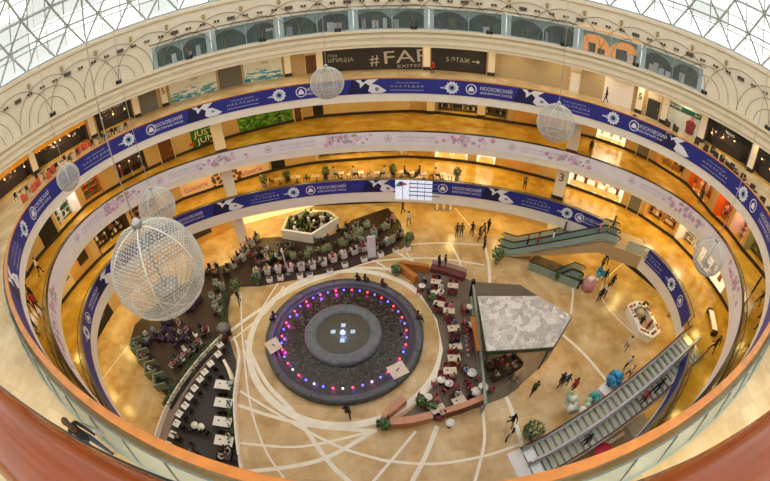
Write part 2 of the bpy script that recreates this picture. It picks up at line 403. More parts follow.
def open_shop(L, x0, x1, label, cat='shop', fascia=None, sign=None, signcol=None, back=None, goods=('c9b49a', '8c5b3a', 'e6ddcb', '40352c'), light=(1, .75, .45), power=60, h=None, kind='shelves', azr=None, frame=None, seed=1, signh=.55, floorm=None):
    """a shop one can look into: back wall, two shelves or figures with goods, a lit ceiling strip, a fascia with its sign"""
    mid, rz, wd = bay_az(L, *azr) if azr else bay(L, x0, x1)
    rt = root('shop', mid, rz, label, cat); hh = h or HT[L]; dp = 2.4; q = random.Random(seed)
    top = CEIL[L]-ZF[L]
    fit_box(rt, wd, top, 'back_wall', back or beige, y0=dp, th=.12)
    for s in (-1, 1): MB().box((s*(wd/2-.06), dp/2, top/2), (.12, dp, top)).build('side_wall', frame or back or beige, rt)
    fb = MB().box((0, .1, hh+(top-hh)/2), (wd, .2, max(top-hh, .05))).build('fascia', fascia or cream, rt)
    if signh:
        MB().box((0, -.02, hh-signh/2), (wd-.05, .16, signh)).build('signboard', signcol or fascia or cream, rt)
        if sign: text_flat(sign[0], signh*sign[2] if len(sign) > 2 else signh*.7, sign[1], rt, 0, -.14, hh-signh/2)
    MB().box((0, dp/2, hh-.1-(signh*0)), (wd*.8, dp*.5, .06)).build('ceiling_light', lampw if power else dark, rt)
    MB().box((0, dp/2, .006), (wd-.05, dp, .012)).build('shop_floor', floorm or stoneg, rt)
    gm = [mat('goods '+c, c, .5, var=.25, scale=9) for c in goods]
    nshelf = max(1, int(wd/1.6))
    if kind == 'shelves':
        for i in range(nshelf):
            x = -wd/2+wd*(i+.5)/nshelf; ws = wd/nshelf*.8
            b = MB()
            for k in range(4): b.box((x, dp-.35, .35+.62*k), (ws, .4, .05), m=0)
            b.box((x-ws/2, dp-.35, 1.25), (.06, .42, 2.5)); b.box((x+ws/2, dp-.35, 1.25), (.06, .42, 2.5))
            sh = b.build('shelf', frame or back or dark, rt)
            g = MB()
            for k in range(4):
                xx = x-ws/2+.12
                while xx < x+ws/2-.12:
                    w_ = q.uniform(.1, .3); hg = q.uniform(.15, .5); g.box((xx+w_/2, dp-.4, .375+.62*k+hg/2), (w_*.85, .28, hg), m=q.randrange(len(gm))); xx += w_+.03
            g.build('goods', gm, sh, kind='stuff')
    elif kind == 'figures':
        for i in range(max(2, int(wd/1.1))):
            n_ = max(2, int(wd/1.1)); x = -wd/2+wd*(i+.5)/n_
            b = MB(); mi = q.randrange(len(gm))
            b.lathe([(.0, 0), (.22, .0), (.22, .03), (.03, .05)], (x, .7, 0), 12, m=len(gm)); b.tube([(x, .7, .04), (x, .7, .8)], .04, 6, m=len(gm))
            b.lathe([(.08, .75), (.2, .8), (.17, 1.1), (.24, 1.4), (.1, 1.52), (.06, 1.6)], (x, .7, 0), 12, m=mi)
            b.ball((x, .7, 1.72), .12, 10, 6, m=len(gm), sc=(1, 1, 1.25))
            b.build('dress_form', gm+[paperw], rt)
        b = MB(); b.box((0, dp-.3, 1.9), (wd*.85, .1, .06)); 
        for i in range(int(wd*.85/.12)):
            b.box((-wd*.42+.12*i, dp-.35, 1.35-.1*q.random()), (.08, .3, .9+.2*q.random()), m=1+q.randrange(len(gm)))
        b.build('clothes_rail', [steel]+gm, rt)
    elif kind == 'cafe':
        for i in range(max(2, int(wd/1.3))):
            n_ = max(2, int(wd/1.3)); x = -wd/2+wd*(i+.5)/n_
            yy, zz_ = q.uniform(.6, 1.8), 2.0-.7*q.random(); MB().ball((x, yy, zz_), .11, 10, 6).tube([(x, yy, zz_+.08), (x, yy, top)], .01, 5, m=0).build('pendant_lamp', lampy, rt)
        b = MB(); b.box((0, 1.7, .55), (wd*.7, .5, 1.1), m=0)
        for i in range(int(wd*3)): b.box((q.uniform(-wd*.45, wd*.45), q.uniform(2.1, 2.35), q.uniform(.6, 2.2)), (.2, .06, .25), m=q.randrange(1, 1+len(gm)))
        b.build('bar_counter', [dark]+gm, rt)
    if power:
        ar = area((0, dp*.55, hh-.2), power, 1.2, light, rt)
    return rt, wd
def col_engaged(L, x, w=.9, h=None, digit=None, azr=None):
    a0 = None
    mid, rz, wd = bay(L, x-.3, x+.3)
    SHOPS[L].pop()
    o = MB().box((0, -.1, (CEIL[L]-ZF[L])/2), (w, .9, CEIL[L]-ZF[L])).box((0, -.13, .17), (w+.08, .96, .34), m=1).build('column', [creamw, dark], kind='structure')
    o.location = mid; o.rotation_euler = (0, 0, rz)
    return o
# upper gallery ------------------------------------------------------
tealp = mat('teal white poster', 'f3f9f9', .4, var=.05); tealink = mat('teal ink', '5fb4c4', .5, var=.3, scale=4)
shutter = mat('grey shutter', '77766f', .5, var=.05); boardk = mat('black hoarding', '2b2420', .45, var=.1)
amber = mat('amber sign', 'e39a1c', .4, var=.08, emit=.25); redsign = mat('red sign', 'b83a3c', .4, var=.1)
pink = mat('pink print', 'eccfc6', .45, var=.08); green = mat('green leaf print', '2f6b1f', .5, var=.5, scale=1.3)
orange = mat('orange sign', 'd2601c', .4, var=.1, emit=.15)
browndoor = mat('brown wooden door', '6b3f1d', .4, var=.2); tealsign = mat('dark teal sign', '11504c', .4)
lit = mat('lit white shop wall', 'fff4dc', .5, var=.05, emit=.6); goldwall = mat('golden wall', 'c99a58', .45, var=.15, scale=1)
greytext = mat('grey lettering', 'b9b4ac', .5)

open_shop('C', 0, 0, 'restaurant with an amber fascia at the far end of the upper gallery', fascia=cream, signcol=amber, sign=('БУРГЕР', white, .6), back=dark, kind='cafe', azr=(-66, -58.2), power=40, seed=3)
open_shop('C', 0, 0, 'restaurant with an amber sign and a red corner panel beside the black fronted bar', fascia=cream, signcol=amber, sign=('ГРИЛЬ', white, .6), back=dark, kind='cafe', azr=(-57, -47.5), power=60, seed=4)
open_shop('C', 0, 0, 'black fronted bar with glowing pendant lamps and white name', fascia=black, signcol=black, sign=('ЦЕХ & ТАВРА', white, .75), back=dark, kind='cafe', azr=(-45.8, -39.6), power=40, seed=5)
def blind(L, x0, x1, label, azr=None):
    rt, wd = panel(L, x0, x1, label, 'shutter', shutter, h=2.9, azr=azr, frame=beige)
    b = MB()
    for k in range(14): b.box((0, -.02, .15+.2*k), (wd-.2, .05, .03))
    b.build('slat', grey, rt)
blind('C', 0, 0, 'grey roller shutter beside the black fronted bar', azr=(-38.4, -35.2))
def poster(azr, label, seed):
    rt, wd = panel('C', 0, 0, label, 'poster', tealp, azr=azr)
    q = random.Random(seed); b = MB()
    for i in range(60):
        b.box((q.uniform(-wd*.48, wd*.48), -.012, .1+1.1*q.random()**1.8), (q.uniform(.2, .9), .02, q.uniform(.06, .22)))
    b.build('printed_waves', tealink, rt)
    text_flat('ЗДЕСЬ СКОРО', .28, tealink, rt, 0, -.02, 1.45); text_flat('zara', .5, darkgrey, rt, .3, -.02, 2.15)
poster((-33.2, -25.6), 'white and teal hoarding between the pilaster and the tall grey shutter', 1)
blind('C', 0, 0, 'tall grey shutter between two teal posters', azr=(-25.4, -21.4))
poster((-21.2, -15.2), 'white and teal hoarding next to the brown door', 2)
def door(L, azr, label, m=browndoor, x0=0, x1=0, h=2.3):
    rt, wd = panel(L, x0, x1, label, 'door', m, h=h, azr=azr, frame=beige)
    MB().tube([(wd*.3, -.06, 1.0), (wd*.3, -.06, 1.25)], .03, 6).build('door_handle', steel, rt)
    return rt
door('C', (-11.6, -9.7), 'brown wooden door beside the long black hoarding')
rt, wd = panel('C', 0, 0, 'long black hoarding with huge grey hashtag lettering', 'hoarding', boardk, azr=(-8.9, 6.6))
text_flat('#', 1.8, greytext, rt, .3, -.02, 1.1, tilt=.1); text_flat('FARI', 2.15, greytext, rt, 4.35, -.02, 1.5, width=5.9, tilt=.07)
text_flat('EXITED', .5, greytext, rt, 4.3, -.02, .4, width=2.9, tilt=.06); text_flat('ПОМ', .45, greytext, rt, -4.4, -.02, 1.85); text_flat('ШПИЦЦА', .62, greytext, rt, -3.5, -.02, 1.3, width=2.9)
rt, wd = panel('C', 0, 0, 'black floor sign board with an arrow', 'sign', boardk, azr=(8.0, 16.6))
text_flat('5 ЭТАЖ', .75, greytext, rt, -.1, -.02, 1.35, width=2.6)
MB().box((1.75, -.03, 1.35), (.6, .03, .12)).prism([(2.0, 0), (2.35, 0), (2.0, .01)], 0, .01).add([(2.0, -.045, 1.1), (2.4, -.045, 1.35), (2.0, -.045, 1.6)], [(0, 1, 2)]).build('arrow', greytext, rt)
recess = mat('taupe wall', 'b9a583', .6, var=.05)
panel('C', 0, 0, 'bare taupe wall bay under the lit cornice', 'wall panel', recess, azr=(18.2, 29.6))
rt = door('C', (29.8, 31.6), 'white door in the taupe wall', m=white)
panel('C', 0, 0, 'bare taupe wall bay beside the white poster', 'wall panel', recess, azr=(31.8, 35.2))
panel('C', 0, 0, 'bright white blank hoarding behind a walking person', 'hoarding', paperw, h=2.6, azr=(35.4, 40.2))
rt = door('C', (42.6, 45.0), 'dark door with a small white plate above it', m=darkgrey, h=2.1)
MB().box((0, -.04, 2.3), (.7, .05, .28)).build('plate', white, rt)
rt, wd = panel('C', 0, 0, 'shop front with a teal header and a poster of a person in red', 'hoarding', mat('pale grey print', 'cfd6d0', .4, var=.12, scale=1), azr=(46.4, 51.8))
MB().box((0, -.03, 2.32), (wd, .1, .5)).build('signboard', tealsign, rt); text_flat('MOHE', .42, white, rt, -1.2, -.1, 2.32, width=1.4); text_flat('SALE', .3, white, rt, 1.4, -.1, 2.32)
b = MB(); b.lathe([(.22, .1), (.5, .2), (.52, .8), (.62, 1.3), (.3, 1.55), (.12, 1.6)], (.9, 0, 0), 14); 
for i, v in enumerate(b.v): b.v[i] = (v[0], -.02+v[1]*.06, v[2])
b.build('printed_coat', mat('dark red print', '8c2f38', .5, var=.25), rt)
b = MB(); b.ball((.9, -.03, 1.82), .24, 12, 8, sc=(1, .1, 1.25)); b.build('printed_face', mat('skin print', 'c58d74', .5), rt)
open_shop('C', 0, 0, 'black fronted restaurant with a round white logo and orange lamps', fascia=black, signcol=black, sign=('ТОКИО', white, .6), back=dark, kind='cafe', azr=(53, 61.2), power=35, seed=8)
open_shop('C', 0, 0, 'dark restaurant with a white sign beyond the last cream column', fascia=black, signcol=black, sign=('КАФЕ', white, .8), back=dark, kind='cafe', azr=(62.4, 70), power=30, seed=9)
for a_ in (-57.6, -46.6, -38.9, -34.2, -14.3, -9.3, 7.3, 17.4, 41.4, 45.7, 52.4, 61.8):
    p = az(a_, wr('C', a_), FC); o = MB().box((0, -.1, 1.8), (.75 if abs(a_) < 60 else .7, .8, 3.6)).box((0, -.12, .2), (.82, .86, .4), m=1).build('column', [creamw, dark], kind='structure')
    o.location = p; o.rotation_euler = (0, 0, -math.radians(a_))
for a_, nm in ((-34.2, 'upper gallery pilaster beside the shutter'), (41.4, 'upper gallery pilaster beside the dark door')):
    p = az(a_, wr('C', a_), FC); rt = root('floor_number', p+Vector((0, 0, 1.75)), -math.radians(a_), 'black number five on the '+nm, 'number'); text_flat('5', 1.0, black, rt, 0, -.55, .1)
# middle gallery -----------------------------------------------------
open_shop('B', 0, 0, 'dim shop with racks at the far end of the middle gallery', back=dark, azr=(-72, -66.5), power=15, seed=11, signh=0, goods=('8a8478', '5b564c', 'b8b2a2'))
panel('B', 0, 0, 'black glazed shop front on the middle gallery', 'storefront', black, azr=(-61.5, -58.2))
open_shop('B', 0, 0, 'white shop front with rows of green bottles on the middle gallery', back=paperw, frame=paperw, azr=(-57.6, -52.6), power=60, light=(1, .95, .9), seed=13, goods=('2d5a3d', 'dfe3dc', '3f6f50', '20342a'))
open_shop('B', 0, 0, 'shop with red and orange goods beside a cream column', back=goldwall, azr=(-51.6, -47.6), power=40, seed=14, goods=('d2502a', 'b13a22', '3d6a4a'), signh=0)
open_shop('B', 0, 0, 'clothes shop with dark racks on the middle gallery', back=dark, azr=(-45, -39.6), power=30, seed=15, kind='figures', goods=('4a3a34', '8a4a4c', '2d2723', '6b5146'))
door('B', (-37.2, -34.6), 'brown wooden service door next to the green jumping poster', h=2.9)
def leafprint(rt, wd, cols, n_, seed):
    q = random.Random(seed); b = MB()
    for i in range(n_):
        x, z = q.uniform(-wd*.46, wd*.46), 3.2*q.random()**1.3+.1; a = q.uniform(0, PI); r = q.uniform(.15, .5)
        dx, dz = math.cos(a)*r, math.sin(a)*r; y = -.006-.0004*(i % 20)
        b.add([(x-dx, y, max(.02, z-dz)), (x+dz*.35, y, max(.02, z-dx*.35)), (x+dx, y, max(.02, z+dz)), (x-dz*.35, y, max(.02, z+dx*.35))], [(0, 1, 2, 3)], q.randrange(len(cols)))
    b.build('printed_leaves', [mat('leaf print '+c, c, .5, var=.2) for c in cols], rt)
rt, wd = panel('B', 0, 0, 'green poster with bouncing white letters', 'poster', green, azr=(-31.4, -26.0)); leafprint(rt, wd, ('1f4d17', '3f7d2a', '173a14'), 60, 1)
text_flat('JUST', .95, white, rt, -.3, -.02, 1.62, width=2.3, tilt=-.05); text_flat('JUMP!', .9, white, rt, .25, -.02, .85, width=2.9, tilt=.05)
MB().box((-1.9, -.02, .75), (.6, .03, .3), m=0).box((.6, -.02, .25), (.9, .03, .25), m=1).build('printed_shoe', [redsign, amber], rt)
rt, wd = panel('B', 0, 0, 'leafy green poster between the cream column and the service door', 'poster', mat('green foliage print', '4c8a24', .5, var=.6, scale=1.2), azr=(-23.4, -14.4)); leafprint(rt, wd, ('2c5a1c', '6da83c', '8fbf5a', '1e4216'), 130, 2)
door('B', (-14.2, -12.8), 'small brown door beside the leafy green poster')
panel('B', 0, 0, 'black doorway beside the long beige wall', 'storefront', black, azr=(-11.0, -9.4))
rt, wd = panel('B', 0, 0, 'long blank beige hoarding on the middle gallery', 'hoarding', beige, azr=(-9.2, 4.6))
MB().box((0, -.04, .15), (wd, .08, .3)).build('skirting', dark, rt)
open_shop('B', 0, 0, 'lounge shop with black armchairs behind glass', back=mat('olive wall', '8f8462', .6), azr=(8.6, 20.6), power=50, seed=17, goods=('1d1b18', '2c2a25', 'd8cfb4'), signh=0, kind='shelves')
panel('B', 0, 0, 'plain beige wall bay beside the hanging globe', 'wall panel', goldwall, azr=(21.5, 30.6))
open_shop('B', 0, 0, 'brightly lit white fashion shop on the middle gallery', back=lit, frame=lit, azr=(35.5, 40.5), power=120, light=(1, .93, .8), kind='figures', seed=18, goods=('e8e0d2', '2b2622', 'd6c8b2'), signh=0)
blind('B', 0, 0, 'dark grey shutter beside the yellow lit fashion shop', azr=(42.6, 44.9))
open_shop('B', 0, 0, 'fashion shop with yellow and black clothes', back=goldwall, azr=(46, 51.5), power=70, kind='figures', seed=19, goods=('d9b51e', '26221c', 'e8dcbc', '7a5a20'), signh=0)
rt, wd = open_shop('B', 0, 0, 'shop under a big orange fascia behind a standing person', back=mat('orange wall', 'a84a18', .5, var=.1), frame=orange, fascia=orange, signcol=orange, azr=(52.5, 57.2), power=50, seed=20, signh=1.3, kind='figures')
rt, wd = open_shop('B', 0, 0, 'narrow shop with an orange fascia farther round the middle gallery', back=beige, frame=orange, fascia=orange, signcol=orange, azr=(58.4, 61.6), power=40, seed=21, signh=1.2)
open_shop('B', 0, 0, 'shop with pink displays and a dark plinth on the middle gallery', back=pink, azr=(62.2, 65.4), power=40, seed=22, goods=('c46a5c', '8a3d33', 'e2b7a6'), signh=0)
open_shop('B', 0, 0, 'green toned shop at the near end of the middle gallery', back=mat('sage wall', '8d8a5a', .6, var=.3), azr=(66, 74), power=40, seed=23, goods=('6d7a3a', 'c9b45c', '3b3a26'), signh=0)
# lowest gallery -----------------------------------------------------
def picture(rt, x, z, w_, h_, m, name='framed_picture'):
    MB().box((x, -.03, z), (w_, .06, h_)).build(name, m, rt)
skyp = mat('blue photo print', '3d5a8c', .4, var=.5, scale=2); warmp = mat('warm photo print', 'a5623c', .4, var=.5, scale=2); darkp = mat('dark photo print', '33271f', .4, var=.5, scale=2)
rt, wd = panel('A', 0, 0, 'cream wall with small framed pictures near the end of the lowest gallery', 'wall panel', beige, azr=(-66, -59.8)); picture(rt, -.8, 1.7, .9, 1.2, warmp); picture(rt, 1.0, 2.0, 1.2, 1.6, skyp)
rt, wd = panel('A', 0, 0, 'golden wall with a tall photo print on the lowest gallery', 'wall panel', goldwall, azr=(-59.6, -54.5)); picture(rt, .4, 2.0, 1.3, 1.8, darkp)
open_shop('A', 0, 0, 'dark shop behind the biggest hanging globe', back=dark, azr=(-53, -46), power=25, seed=31, signh=0)
open_shop('A', 0, 0, 'golden lit shop behind the smaller of the paired globes', back=goldwall, azr=(-45.5, -39), power=30, seed=32, signh=0, goods=('5a4028', '2e241b', '8d6a3c'))
rt, wd = panel('A', 0, 0, 'pale pink hoarding with red script and a dark pattern', 'hoarding', pink, azr=(-35.5, -19.6))
text_flat('Gelateria', .85, redsign, rt, -3.4, -.02, .95, width=2.8, tilt=.04); text_flat('Gelateria', .85, redsign, rt, 2.9, -.02, .8, width=2.8, tilt=.03)
q = random.Random(5)
for x_ in (-.4, 6.4 if False else 1.0):
    b = MB()
    for i in range(26): b.ball((x_+q.uniform(-.9, .9), -.0, 1.1+q.uniform(-.8, .8)), q.uniform(.12, .25), 8, 5, sc=(1, .08, 1))
    b.build('printed_pattern', mat('brown print', '5f4733', .5, var=.4, scale=4), rt)
panel('A', 0, 0, 'black passage opening beside the pink hoarding', 'storefront', black, azr=(-19.2, -16.8))
open_shop('A', 0, 0, 'shop with black and cream counters behind the gallery café', back=beige, azr=(-11.5, 3.5), power=60, seed=33, goods=('2b2622', 'c9b48c', '8a6b42', 'e6dac0'), signh=0)
open_shop('A', 0, 0, 'dim shop behind the planters of the gallery café', back=goldwall, azr=(4.2, 8.4), power=30, seed=34, signh=0)
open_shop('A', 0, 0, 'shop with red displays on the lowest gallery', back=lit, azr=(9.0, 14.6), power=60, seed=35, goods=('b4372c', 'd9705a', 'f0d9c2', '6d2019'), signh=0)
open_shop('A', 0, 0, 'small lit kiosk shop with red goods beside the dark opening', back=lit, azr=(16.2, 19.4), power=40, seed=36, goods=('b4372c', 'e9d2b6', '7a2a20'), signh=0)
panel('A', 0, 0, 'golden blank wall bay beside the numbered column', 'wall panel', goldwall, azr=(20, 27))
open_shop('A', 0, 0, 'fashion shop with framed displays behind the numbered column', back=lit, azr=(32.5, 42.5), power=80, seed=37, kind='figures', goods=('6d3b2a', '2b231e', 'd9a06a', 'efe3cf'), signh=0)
blind('A', 0, 0, 'dark shutter on the lowest gallery past the fashion shop', azr=(43.8, 46.2))
open_shop('A', 0, 0, 'shop with hanging photographs on the lowest gallery', back=goldwall, azr=(46.8, 53.4), power=60, seed=38, goods=('3a2a20', '8a5a34', 'd9b98a', 'efe6d6'), signh=0)
open_shop('A', 0, 0, 'pale shop half hidden by the lowest globe', back=paperw, azr=(53.8, 59), power=50, seed=39, goods=('9b9488', 'd9cdbb', '5b5348'), signh=0)
rt, wd = panel('A', 0, 0, 'white lit hoarding with brown printed figures', 'hoarding', lit, azr=(59.4, 66.5))
q = random.Random(9)
for i in range(3):
    b = MB(); x_ = -1.3+1.3*i; b.lathe([(.1, .9), (.28, 1.0), (.2, 1.7), (.32, 2.2), (.1, 2.4), (.15, 2.6), (.02, 2.75)], (x_, 0, 0), 10)
    for k, v in enumerate(b.v): b.v[k] = (v[0], -.02+v[1]*.05, v[2])
    b.build('printed_figure', warmp, rt)
# ground floor -------------------------------------------------------
rt, wd = panel('G', 0, 0, 'black display wall with screens at the end of the ground floor', 'display wall', black, azr=(-70, -56.5))
for i in range(3): picture(rt, -2.6+2.4*i, 1.9, 1.3, 1.9, mat('dim screen print', '5d5a55', .3, var=.5, scale=2), 'screen')
rt, wd = panel('G', 0, 0, 'dark wall print under the gallery behind the lounge café', 'wall panel', goldwall, azr=(-40, -29.5)); picture(rt, -.3, 1.6, 3.4, 1.7, darkp)
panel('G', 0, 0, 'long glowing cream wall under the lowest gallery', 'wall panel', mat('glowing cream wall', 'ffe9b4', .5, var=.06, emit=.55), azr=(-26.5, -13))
panel('G', 0, 0, 'long black shop front under the lowest gallery', 'storefront', black, azr=(-12.6, 3))
panel('G', 0, 0, 'dark shop window under the gallery behind the boat shaped stand', 'storefront', black, azr=(47, 62))
# fill the rest with plain wall
for L in 'GABC':
    iv = sorted(SHOPS[L]); mb = MB(); bs = MB(); cur = -180.0
    def skirt(a0, a1):
        p0, p1 = az(a0, wr(L, a0)-.07), az(a1, wr(L, a1)-.07); q0, q1 = az(a0, wr(L, a0)-.01), az(a1, wr(L, a1)-.01)
        bs.hexa([(p[0], p[1], z) for z in (ZF[L], ZF[L]+.32) for p in (p0, p1, q1, q0)])
    def seg(a0, a1):
        n_ = max(1, int((a1-a0)/3)+1)
        for i in range(n_):
            b0, b1 = a0+(a1-a0)*i/n_, a0+(a1-a0)*(i+1)/n_
            p0, p1 = az(b0, wr(L, b0)), az(b1, wr(L, b1)); q0, q1 = az(b0, wr(L, b0)+.3), az(b1, wr(L, b1)+.3)
            z0, z1 = ZF[L], CEIL[L]+.2
            mb.hexa([(p[0], p[1], z) for z in (z0, z1) for p in (p0, p1, q1, q0)])
            if abs(b0) < 95: skirt(b0, b1)
    for a0, a1 in iv:
        if a0 > cur+.05: seg(cur, a0)
        cur = max(cur, a1); skirt(a0, a1)
    seg(cur, 180.0)
    if L in 'AB': struct(bs, 'baseboard_front', dark)
    struct(mb, 'wall_front', mat('sand wall', 'c4a678', .6, var=.1))

# ------------------------------------------------------------------ ring columns
for (x, y, zl, L) in ((-15.25, 29.6, 0.0, 'G'), (-15.25, 29.9, FA, 'A'), (-16.0, 31.4, FB, 'B'), (17.6, 28.3, 0.0, 'G'), (17.25, 28.35, FA, 'A'), (18.3, 29.3, FB, 'B'),
                      (5.6, 39.6, FB, 'B'), (11.2, 38.4, FB, 'B')):
    h = {'G': 3.9, 'A': 4.0, 'B': 4.4}[L]; w_ = 1.15 if abs(x) > 14 else .9
    o = MB().box((0, 0, h/2), (w_, w_, h)).box((0, 0, .2), (w_+.06, w_+.06, .4), m=1).build('column', [creamw, dark if L != 'G' else creamw], kind='structure')
    o.location = (x, y, zl); o.rotation_euler = (0, 0, -math.atan2(x, y))
p = Vector((17.25, 28.35, FA+2.4)); rt = root('floor_number', p, -math.atan2(17.25, 28.35), 'black number three on the column of the lowest gallery', 'number')
text_flat('3', 1.2, black, rt, 0, -.6, 0)

# ------------------------------------------------------------------ cornice, windows, upper wall and roof
RC = 37.0
def revolve(prof, a0, a1, n, mats, name, mi=None):
    vs = []; k = len(prof)
    for i in range(n+1):
        a = a0+(a1-a0)*i/n
        for r, z in prof: vs.append(az(a, r, z))
    fs = []; ms = []
    for i in range(n):
        for j in range(k-1): fs.append((i*k+j, i*k+j+1, (i+1)*k+j+1, (i+1)*k+j)); ms.append(mi[j] if mi else 0)
    mb = MB(); mb.v = [tuple(v) for v in vs]; mb.f = [list(f) for f in fs]; mb.m = ms; mb.sm = [False]*len(fs)
    return struct(mb, name, mats)
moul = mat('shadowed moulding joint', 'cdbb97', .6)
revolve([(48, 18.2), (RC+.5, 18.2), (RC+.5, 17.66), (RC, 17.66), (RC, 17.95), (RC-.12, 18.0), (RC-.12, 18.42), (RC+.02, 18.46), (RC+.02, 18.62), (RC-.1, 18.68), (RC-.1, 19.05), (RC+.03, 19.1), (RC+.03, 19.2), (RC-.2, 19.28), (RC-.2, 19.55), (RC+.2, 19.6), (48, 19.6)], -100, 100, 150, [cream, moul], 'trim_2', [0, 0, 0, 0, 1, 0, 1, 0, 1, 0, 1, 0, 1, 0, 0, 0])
WA = [azpx(x, y) for x, y in ((152, 58), (212, 50), (279.6, 36), (353.6, 28), (429, 28), (506, 32), (578, 43), (641, 58), (703, 78))]         # eight window bays
W0, W1 = WA[0], WA[-1]
zs, zw, zd = 19.6, 21.86, 24.95
def upwall(a0, a1, z0, r0, nm):
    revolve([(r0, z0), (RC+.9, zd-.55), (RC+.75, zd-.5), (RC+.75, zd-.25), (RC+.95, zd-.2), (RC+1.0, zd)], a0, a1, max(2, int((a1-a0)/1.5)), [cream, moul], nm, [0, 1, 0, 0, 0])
upwall(-100, W0, zs, RC+.2, 'wall_left'); upwall(W0, W1, zw, RC+.45, 'wall_front'); upwall(W1, 100, zs, RC+.2, 'wall_right')
revolve([(40, -5), (40, zd)], 100, 260, 60, [cream], 'wall_back')
winside = [mat('gallery interior '+c, c, .7, var=.5, scale=.7) for c in ('2f3633', '4a4a42', '262d2a', '5a584e')]
glowo = mat('orange lit interior', 'e0a050', .6, var=.3, emit=.6)
tealval = mat('pale teal blind', '9fb9b8', .6, var=.08, scale=1)
mull = mat('blue grey mullion', 'a9bcc0', .5)
for i in range(8):
    a0, a1 = WA[i], WA[i+1]; am = (a0+a1)/2; wd = 2*RC*math.tan(math.radians((a1-a0)/2))
    rt = bpy.data.objects.new('window_%d' % (i+1), None); C.objects.link(rt); rt['kind'] = 'structure'
    rt.location = az(am, RC+.3, zs); rt.rotation_euler = (0, 0, -math.radians(am))
    h = zw-zs
    MB().box((0, 0, h/2), (wd, .02, h)).build('pane', glasspane, rt)
    f = MB()
    for s in (-1, 1): f.box((s*(wd/2-.24), -.05, h/2), (.48, .14, h))
    f.box((.1, -.02, h/2), (.08, .08, h)); f.box((0, -.02, .04), (wd, .1, .08)); f.box((0, -.02, h-.04), (wd, .1, .08)); f.build('window_frame', mull, rt)
    # room behind
    inm = glowo if i == 6 else winside[i % 4]
    r_ = MB(); r_.box((0, 3.0, h/2+.1), (wd+.4, .1, h+.6)); r_.box((0, 1.5, -.03), (wd+.3, 3, .06)); r_.box((0, 1.5, h+.3), (wd+.3, 3, .06)); r_.build('room', inm, rt)
    v_ = MB(); m_ = 28                              # scalloped blind
    for j in range(m_):
        x0, x1 = -wd/2+wd*j/m_, -wd/2+wd*(j+1)/m_; f0 = lambda x: h-.3-.95*(1-abs(math.sin(PI*(x/wd*2))))**1.5
        v_.hexa([(x0, .5, f0(x0)), (x1, .5, f0(x1)), (x1, .56, f0(x1)), (x0, .56, f0(x0)), (x0, .5, h+.2), (x1, .5, h+.2), (x1, .56, h+.2), (x0, .56, h+.2)])
    v_.build('blind', tealval, rt)
    q = random.Random(i); g = MB()
    for j in range(8):
        x = q.uniform(-wd*.42, wd*.42); hh = q.uniform(.5, 1.3); g.box((x, q.uniform(1, 2.4), hh/2), (q.uniform(.3, .9), .5, hh), m=q.randrange(3))
    g.build('furniture', [darkgrey, mat('plant green', '3f5a33', .7, var=.4), paperw], rt)

# thin brown arches drawn over the upper wall and its windows
archm = mat('brown arch moulding', '8a7455', .5)
def wallr(z): return RC+.45+(z-zw)/(zd-zw)*.45 if z > zw else RC+.2
step = 86.4/15
mb = MB()
for i in range(-6, 21):
    a0 = W0+step*i
    inwin = W0 <= a0 <= W1
    for rad in (((3.75, 2.6) if i % 2 else (3.75,)) if inwin else ((3.75, 2.7, 1.7) if i % 2 else (3.75,))):
        path = []
        for k in range(25):
            t = PI*k/24; z = zs+.05+rad*math.sin(t)*1.02; a = a0+math.degrees(rad*math.cos(t)/RC)
            if z < zd-.6: path.append(az(a, wallr(z)-.06, z))
            else:
                if len(path) > 1: mb.tube(path, .03, 5)
                path = []
        if len(path) > 1: mb.tube(path, .03, 5)
struct(mb, 'trim_3', archm)

# roof: steel lattice and glass
def dome(u, a):
    return az(a, (RC+1.2)*math.cos(u), zd+17*math.sin(u))
NM, NR = 72, 9
mb = MB(); us = [1.35*k/NR for k in range(NR+1)]
node = lambda k, i: dome(us[k], 5*(i+(k % 2)*.5))
for k in range(NR+1):
    for i in range(NM):
        p = node(k, i)
        mb.tube([p, node(k, i+1)], .11 if k else .2, 5, cap=False)
        if k < NR:
            if k % 2 == 0: mb.tube([p, node(k+1, i)], .12, 5, cap=False); mb.tube([p, node(k+1, i-1)], .12, 5, cap=False)
            else: mb.tube([p, node(k+1, i)], .12, 5, cap=False); mb.tube([p, node(k+1, i+1)], .12, 5, cap=False)
        if k % 2 == 0: mb.ball(p, .22, 6, 4)
struct(mb, 'ceiling', mat('roof steel', 'b7c0c0', .45, .1))
mb = MB()                                          # finer glazing bars just above the lattice
def dome2(u, a): return az(a, (RC+2.0)*math.cos(u), zd+.4+17.4*math.sin(u))
for i in range(120): mb.tube([dome2(.02+1.35*k/12, 3*i) for k in range(13)], .075, 4, cap=False)
for k in range(1, 14): mb.tube([dome2(1.35*k/14, 3*i) for i in range(120)], .07, 4, cap=False, closed=True)
struct(mb, 'ceiling', mat('glazing bar', 'c4cccc', .45, .1))
mb = MB(); vs = []; n1 = 60
for k in range(15):
    for i in range(n1): vs.append(dome2(1.45*k/14, 6*i))
q = random.Random(12)
mb.add(vs, [(k*n1+i, k*n1+(i+1) % n1, (k+1)*n1+(i+1) % n1, (k+1)*n1+i) for k in range(14) for i in range(n1)])
mb.m = [1 if q.random() < (.45 if 280/6 < i < 318/6 else .12) else 0 for k in range(14) for i in range(n1)]
struct(mb, 'ceiling', [glassroof, glasstint])
# near gallery: floor at the photographer's feet, its edge trim
mb = MB(); mb.prism([(-36, 1.87), (0, .25), (36, -2.27), (36, -16), (-36, -16)], FD-.9, FD); struct(mb, 'floor', stonec)
mb = MB(); mb.prism([(-36, 1.88), (0, .26), (36, -2.26), (36, -2.23), (0, .29), (-36, 1.91)], FD-.5, FD+.02); struct(mb, 'trim_4', black)

